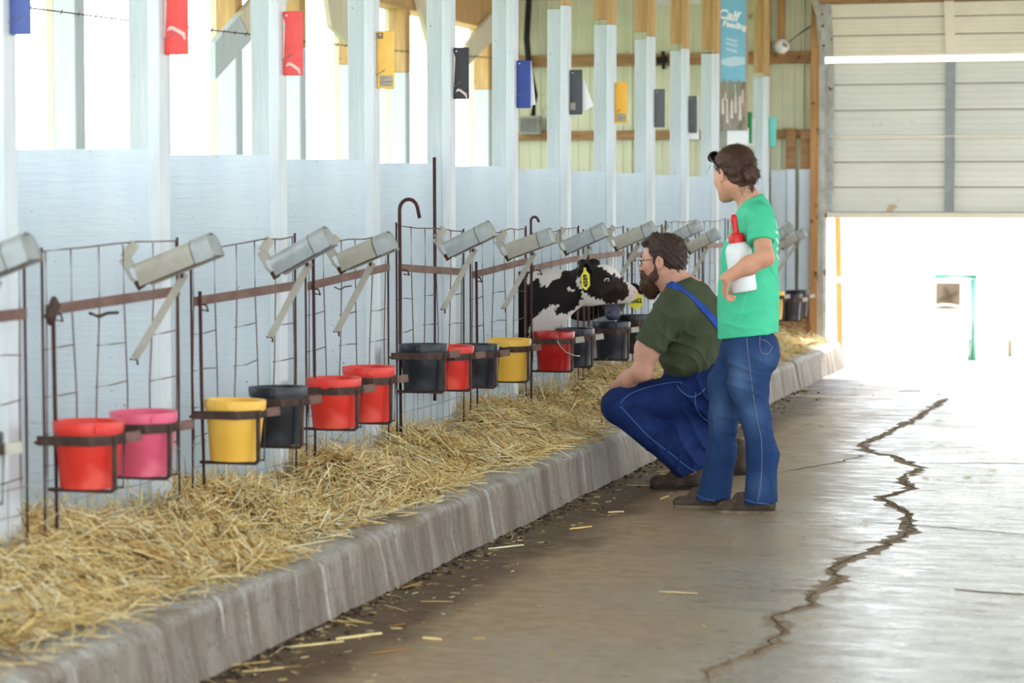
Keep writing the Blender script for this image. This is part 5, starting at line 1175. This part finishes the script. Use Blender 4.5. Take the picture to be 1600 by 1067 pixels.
# boots
def boot(name, toe, heel, hgt, m, ms_, parent, w_=.05):
    toe = np.array(toe); heel = np.array(heel); d = heel-toe; L_ = np.linalg.norm(d); d /= L_; sd = np.array([-d[1], d[0], 0]); up = np.array([0, 0, 1.])
    r = SDF(.004); at = lambda t, z: toe+d*L_*t+up*z
    lo_ = .78 if hgt < .08 else .92
    r.cap(at(.14, .034*lo_), at(.48, .046*lo_), .034*lo_, .042*lo_, .03, (sd, 1.25)); r.cap(at(.48, .046*lo_), at(.86, .042), .042*lo_, .038, .03, (sd, .9)); r.ell(at(.125, .034*lo_), (.040, .044, .030*lo_), k=.02)
    if hgt > .08: r.cap(at(.55, .06), at(.78, hgt), .05, .048, .03); r.cap(at(.82, .06), at(.8, hgt), .04, .045, .03)
    else: r.cap(at(.4, .062), at(.8, hgt), .038, .034, .025)
    o = r.build(name, m, parent)
    pol = []
    for t, w2 in ((-.01, .012), (.02, .032), (.1, .047), (.28, .051), (.5, .042), (.75, .037), (.93, .034), (1.0, .018)): pol.append((t, w2))
    ring = [at(t, 0)+sd*w2 for t, w2 in pol]+[at(t, 0)-sd*w2 for t, w2 in pol[::-1]]; n = len(ring)
    V = [p+up*.001 for p in ring]+[p+up*.017 for p in ring]; F = [tuple(range(n))[::-1], tuple(range(n, 2*n))]+[(i, (i+1) % n, (i+1) % n+n, i+n) for i in range(n)]
    mesh_obj('sole', V, F, ms_, o)
    for k in range(3 if hgt > .08 else 1):
        t = .42+.07*k; MB().tube([at(t, .088+.012*k)+sd*.028, at(t+.02, .102+.012*k), at(t, .088+.012*k)-sd*.028], .0028, 6).build('lace', ms_, o, True)
    return o
t0 = atZ(1017, 762, 0); t0[2] = 0; h0 = t0+np.array([.275, -.02, 0]); boot('boot', t0, h0, .14, 'boot_leather', 'sole_dark', man)
t1 = atZ(1087, 741, 0); t1[2] = 0; h1 = t1+np.array([.27, .05, 0]); boot('boot', t1, h1, .14, 'boot_leather', 'sole_dark', man)

# ------------------------------------------------------------------ standing woman
wom = empty('person', tuple(atZ(1150, 800, 0)), 'standing person in a green t-shirt and jeans holding a white feeding bottle', 'person')
HC2 = Q(1146, 272, 11.06); HF2 = (-.76, .65, -.14); HS2 = 1.03
s = SDF(.0045)
Ww, Rw = head_prims(s, HC2, HF2, HS2, female=True)
s.cap(Ww(-.03, 0, -.05), Q(1178, 322, 11.07), .052, .058, .03)
s.cap(Q(1180, 345, 11.07), Q(1172, 500, 11.07), .085, .10, .05, ((0, 1, 0), 1.3)); s.cap(Q(1184, 336, 10.95), Q(1184, 336, 11.2), .045, .045, .03)
EL = Q(1195, 402, 10.775); WR = Q(1134, 434, 10.755)
s.cap(Q(1186, 340, 10.935), EL, .045, .040, .03); s.ell(EL+np.array([.004, 0, -.002]), (.035, .034, .035), k=.02); s.cap(EL, EL+(WR-EL)*.4, .038, .039, .02); s.cap(EL+(WR-EL)*.4, WR, .039, .025, .03)
hand_prims(s, WR+np.array([.004, .004, -.002]), (-.22, .62, -.75), (.95, .30, -.05), -1, .92, .80)
# far arm hanging down on the other side
s.cap(Q(1184, 340, 11.22), Q(1172, 420, 11.26), .045, .038, .03); s.cap(Q(1172, 420, 11.26), Q(1150, 480, 11.23), .037, .026, .03); hand_prims(s, Q(1150, 480, 11.23), (-.3, -.1, -.95), (-.5, -.8, 0), -1, .9, .5)
for hip, kn, an in ((Q(1176, 545, 11.0), Q(1181, 655, 11.0), Q(1190, 762, 11.0)), (Q(1158, 545, 11.14), Q(1130, 655, 11.13), Q(1116, 757, 11.12))):
    s.cap(hip, kn, .075, .05, .03); s.cap(kn, an, .048, .03, .03)
def wom_cols(V):
    c = np.tile(SKW, (len(V), 1)); el = np.exp(-np.sum((V-(EL+np.array([.03, -.02, -.01])))**2, 1)/.0008)[:, None]; c = c*(1-.3*el)+np.array(S(216,134,112))*.3*el
    return c
s.build('body', 'skin', wom, attr=wom_cols); eyes(Ww, HS2, wom)
# hair drawn back into a bun
s = SDF(.0042); fW, lW, uW = Rw; q_ = lambda *r: tuple(v*HS2 for v in r)
s.ell(Ww(-.016, 0, .042), q_(.106, .086, .090), Rw, .015, clip=[(Ww(.062, 0, .066), fW*.80-uW*.6), (Ww(-.01, 0, -.002), -uW*.9+fW*.5)])
s.ell(Ww(-.06, 0, -.005), q_(.046, .064, .06), Rw, .025); s.cap(Ww(-.05, 0, -.05), Ww(-.04, 0, -.085), .045*HS2, .02*HS2, .03, (lW, 1.2))
bn = Q(1175, 272, 10.955); 
whair = s.build('hair', 'hair_brown', wom, disp=lambda P: .0025*np.sin((P-HC2)@(uW*150+lW*60)+1.5*np.sin((P-HC2)@(fW*60))))
s = SDF(.004); s.ell(bn, (.034, .034, .036), k=.01)
for k in range(5): a_ = k*1.26; s.cap(bn+np.array([.022*math.cos(a_), -.012, .024*math.sin(a_)]), bn+np.array([.024*math.cos(a_+1.6), -.022, .026*math.sin(a_+1.6)]), .012, .009, .008)
s.cap(bn, Ww(-.085, 0, .01), .03, .035, .02); s.cap(bn+np.array([.005, 0, -.03]), bn+np.array([.0, 0, -.085]), .012, .004, .012)
bun = s.build('hair_bun', 'hair_brown', whair, disp=lambda P: .0025*np.sin((P-bn)@np.array([170, 90, 120.])))
strands(whair, 3600, .035, lambda p, n: (bn-p), 'hair_brown', whair, .0011, .0, 6, jit=.06, cut=(Ww(0, 0, -.035), uW)); strands(bun, 500, .035, lambda p, n: np.cross(n, np.array([0, 1., .3])), 'hair_brown', whair, .0011, .15, 7, 'loose_bun_strands', jit=.12)
wisp = MB(); r_ = random.Random(5)
for k in range(11):
    a0 = Ww(.078+r_.uniform(-.01, .01), .03+r_.uniform(-.03, .03), .06+r_.uniform(-.02, .02)); wisp.tube([a0, a0+fW*.02+lW*.01-uW*r_.uniform(0, .02), a0+fW*.03-uW*r_.uniform(.02, .05)+lW*.01], [.0008, .0006, .0003], 4)
for k in range(7):
    a0 = bn+np.array([-.03+r_.uniform(-.03, .02), -.02, -.04+r_.uniform(-.02, .02)]); wisp.tube([a0, a0+np.array([.01, -.004, -.025]), a0+np.array([r_.uniform(-.02, .03), 0, -.05-r_.uniform(0, .03)])], [.0012, .001, .0004], 4)
wisp.build('loose_wisps', 'hair_brown', whair, True)
# sunglasses pushed up on the head
sg_ = MB()
for g in (-1, 1):
    ring = [Ww(.088+.02*math.sin(t)*-.6, g*(.036+.028*math.cos(t)), .092+.02*math.sin(t)) for t in np.linspace(0, 2*math.pi, 15)]; sg_.tube(ring, .004, 6, False)
    sg_.tube([Ww(.085, g*.064, .096), Ww(.05, g*.083, .075), Ww(.0, g*.090, .035), Ww(-.016, g*.090, -.002)], [.0045, .0045, .004, .003], 6)
sg_.tube([Ww(.092, -.01, .094), Ww(.092, .01, .094)], .004, 6)
sgo = sg_.build('sunglasses', 'glass_frame', wom, True)
for g in (-1, 1): sphere(MB(), (0, 0, 0), 1, 14, 8).xf(Matrix.Translation(Ww(.088, g*.036, .092)) @ Matrix((fW*.006-uW*.003, lW*.027, uW*.019-fW*.011)).transposed().to_4x4()).build('lens', 'lens_dark', sgo, True)
# t-shirt
s = SDF(.005)
hem = [(Q(1170, 524, 11.07), (.13, 0, -1))]
s.ell(Q(1178, 372, 11.07), (.114, .158, .16), k=.05); s.ell(Q(1170, 430, 11.07), (.135, .148, .15), k=.06); s.cap(Q(1169, 470, 11.07), Q(1169, 545, 11.07), .142, .140, .05, ((0, 1, 0), 1.08), clip=hem)
s.cap(Q(1184, 336, 10.965), Q(1184, 336, 11.175), .058, .058, .05); s.cap(Q(1181, 322, 11.03), Q(1181, 322, 11.11), .056, .056, .04, clip=[(Q(1177, 312, 11.07), (-.5, 0, .86))])
s.ell(Q(1150, 395, 11.02), (.06, .06, .06), k=.06); s.ell(Q(1150, 395, 11.13), (.06, .06, .06), k=.06)
s.cap(Q(1187, 342, 10.94), Q(1190, 394, 10.80), .064, .062, .03, clip=[(Q(1186, 378, 10.84), (.12, -.40, -1))]); s.cap(Q(1184, 340, 11.2), Q(1180, 392, 11.25), .062, .062, .03, clip=[(Q(1182, 380, 11.24), (0, .3, -1))])
ws = s.build('t_shirt', 'green_knit', wom, disp=wrinkle(.007, 36, (.55, .2, .8), 2.1, [(Q(1160, 500, 10.93), .12), (Q(1195, 440, 10.95), .10), (Q(1165, 365, 10.95), .07)]))
nk = Q(1176, 313, 11.07); MB().tube([nk+.058*(math.cos(t_)*np.array([.80, 0, .46])+math.sin(t_)*np.array([0, 1.05, 0]))-np.array([0, 0, .004]) for t_ in np.linspace(0, 2*math.pi, 25)], .008, 8, False).build('collar', 'green_knit', ws, True)
pm('print_white', S(206,236,224), None, 5, .8)
for i, (x0, y0, x1, y1) in enumerate(((1212,344,1214,356), (1211,362,1215,364), (1212,372,1216,380), (1213,388,1216,390), (1213,398,1217,406), (1137,366,1141,360), (1136,376,1142,371))):
    surf_ribbon(ws, [(x0, y0), (x1, y1)], .012, 'print_white', 'faded_print', ws, .0008, .001, 4)
# jeans
def jean_cols(V):
    c = np.tile(np.array(S(33,60,104)), (len(V), 1)); li = np.array(S(92,124,166))
    for p, r1, r2, w_ in ((Q(1158, 585, 10.94), .05, .11, .75), (Q(1176, 650, 10.94), .05, .08, .5), (Q(1124, 640, 11.05), .05, .10, .5), (Q(1196, 560, 10.95), .05, .05, .35), (Q(1185, 760, 10.93), .05, .06, .3)):
        d = V-p; t = w_*np.exp(-((d[:, 0]/r1)**2+(d[:, 2]/r2)**2))[:, None]; c = c*(1-t)+li*t
    return c
s = SDF(.005)
hN = Q(1188, 786, 11.0); hF = Q(1114, 780, 11.12)
s.ell(Q(1172, 545, 11.07), (.130, .165, .12), k=.05); s.ell(Q(1188, 556, 11.02), (.085, .09, .09), k=.05); s.ell(Q(1186, 556, 11.13), (.085, .09, .09), k=.05)
s.cap(Q(1174, 555, 11.0), Q(1170, 600, 11.0), .092, .086, .04); s.cap(Q(1170, 600, 11.0), Q(1181, 652, 11.0), .086, .067, .04); s.cap(Q(1181, 652, 11.0), Q(1191, 712, 11.0), .067, .069, .03); s.cap(Q(1191, 712, 11.0), Q(1188, 800, 11.0), .069, .080, .03, clip=[(hN, (.08, 0, -1))])
s.cap(Q(1154, 555, 11.13), Q(1136, 600, 11.13), .092, .082, .04); s.cap(Q(1136, 600, 11.13), Q(1130, 652, 11.13), .082, .066, .04); s.cap(Q(1130, 652, 11.13), Q(1127, 712, 11.12), .066, .066, .03); s.cap(Q(1127, 712, 11.12), Q(1111, 800, 11.12), .066, .086, .03, clip=[(hF, (.05, 0, -1))])
wj = s.build('jeans', 'denim_blue', wom, attr=jean_cols, disp=wrinkle(.008, 46, (.35, .2, .9), 3.3, [(Q(1185, 690, 10.93), .12), (Q(1120, 690, 11.05), .12), (Q(1160, 560, 10.95), .09), (Q(1190, 770, 10.93), .08)]))
surf_ribbon(wj, [(1166,524),(1170,560),(1176,610),(1183,655),(1190,690),(1190,740),(1184,782)], .003, 'stitch_tan', 'seam_stitching', wj, .001, .002, 6)
surf_ribbon(wj, [(1187,524),(1188,548),(1199,553),(1207,542)], .003, 'stitch_tan', 'pocket_stitching', wj, .001, .002, 6); surf_ribbon(wj, [(1189,531),(1197,533),(1204,540)], .003, 'stitch_tan', 'pocket_stitching', wj, .001, .002, 6)
surf_ribbon(wj, [(1164,780),(1176,784),(1188,786),(1204,787),(1213,786)], .003, 'stitch', 'hem_stitching', wj, .001, .002, 6); surf_ribbon(wj, [(1088,772),(1100,779),(1114,782),(1130,784)], .003, 'stitch', 'hem_stitching', wj, .001, .002, 6)
t2 = atZ(1120, 801, 0); t2[2] = 0; boot('shoe', t2, t2+np.array([.275, .02, 0]), .07, 'shoe_leather', 'sole', wom)
t3 = atZ(1053, 793, 0); t3[2] = 0; boot('shoe', t3, t3+np.array([.265, .03, 0]), .07, 'shoe_leather', 'sole', wom)
# feeding bottle under her arm
bot_top = Q(1152, 379, 10.865); bot_bot = Q(1163, 457, 10.865); ax_ = bot_top-bot_bot; Lb = float(np.linalg.norm(ax_)); ax_ /= Lb
fb = empty('milk_bottle', tuple(bot_bot), 'white plastic calf bottle with a red nipple held by the standing person', 'bottle')
MTb = Vector((0, 0, 1)).rotation_difference(Vector(ax_)).to_matrix().to_4x4(); MTb.translation = Vector(bot_bot)
MB().lathe([(0, 0), (.045, 0), (.056, .006), (.060, .02), (.060, Lb-.05), (.058, Lb-.03), (.050, Lb-.012), (.040, Lb-.003), (.034, Lb)], n=36).xf(MTb).build('bottle_body', 'bottle_white', fb, auto=True)
cp = MB().lathe([(.034, Lb-.006), (.037, Lb-.004), (.038, Lb+.030), (.034, Lb+.040), (.020, Lb+.043), (0, Lb+.043)], n=30).xf(MTb).build('screw_cap', 'nipple_red', fb, auto=True)
MB().lathe([(.017, Lb+.04), (.0155, Lb+.055), (.0145, Lb+.085), (.016, Lb+.10), (.0155, Lb+.118), (.010, Lb+.128), (0, Lb+.130)], n=20).xf(MTb).build('nipple', 'nipple_red', fb, auto=True)
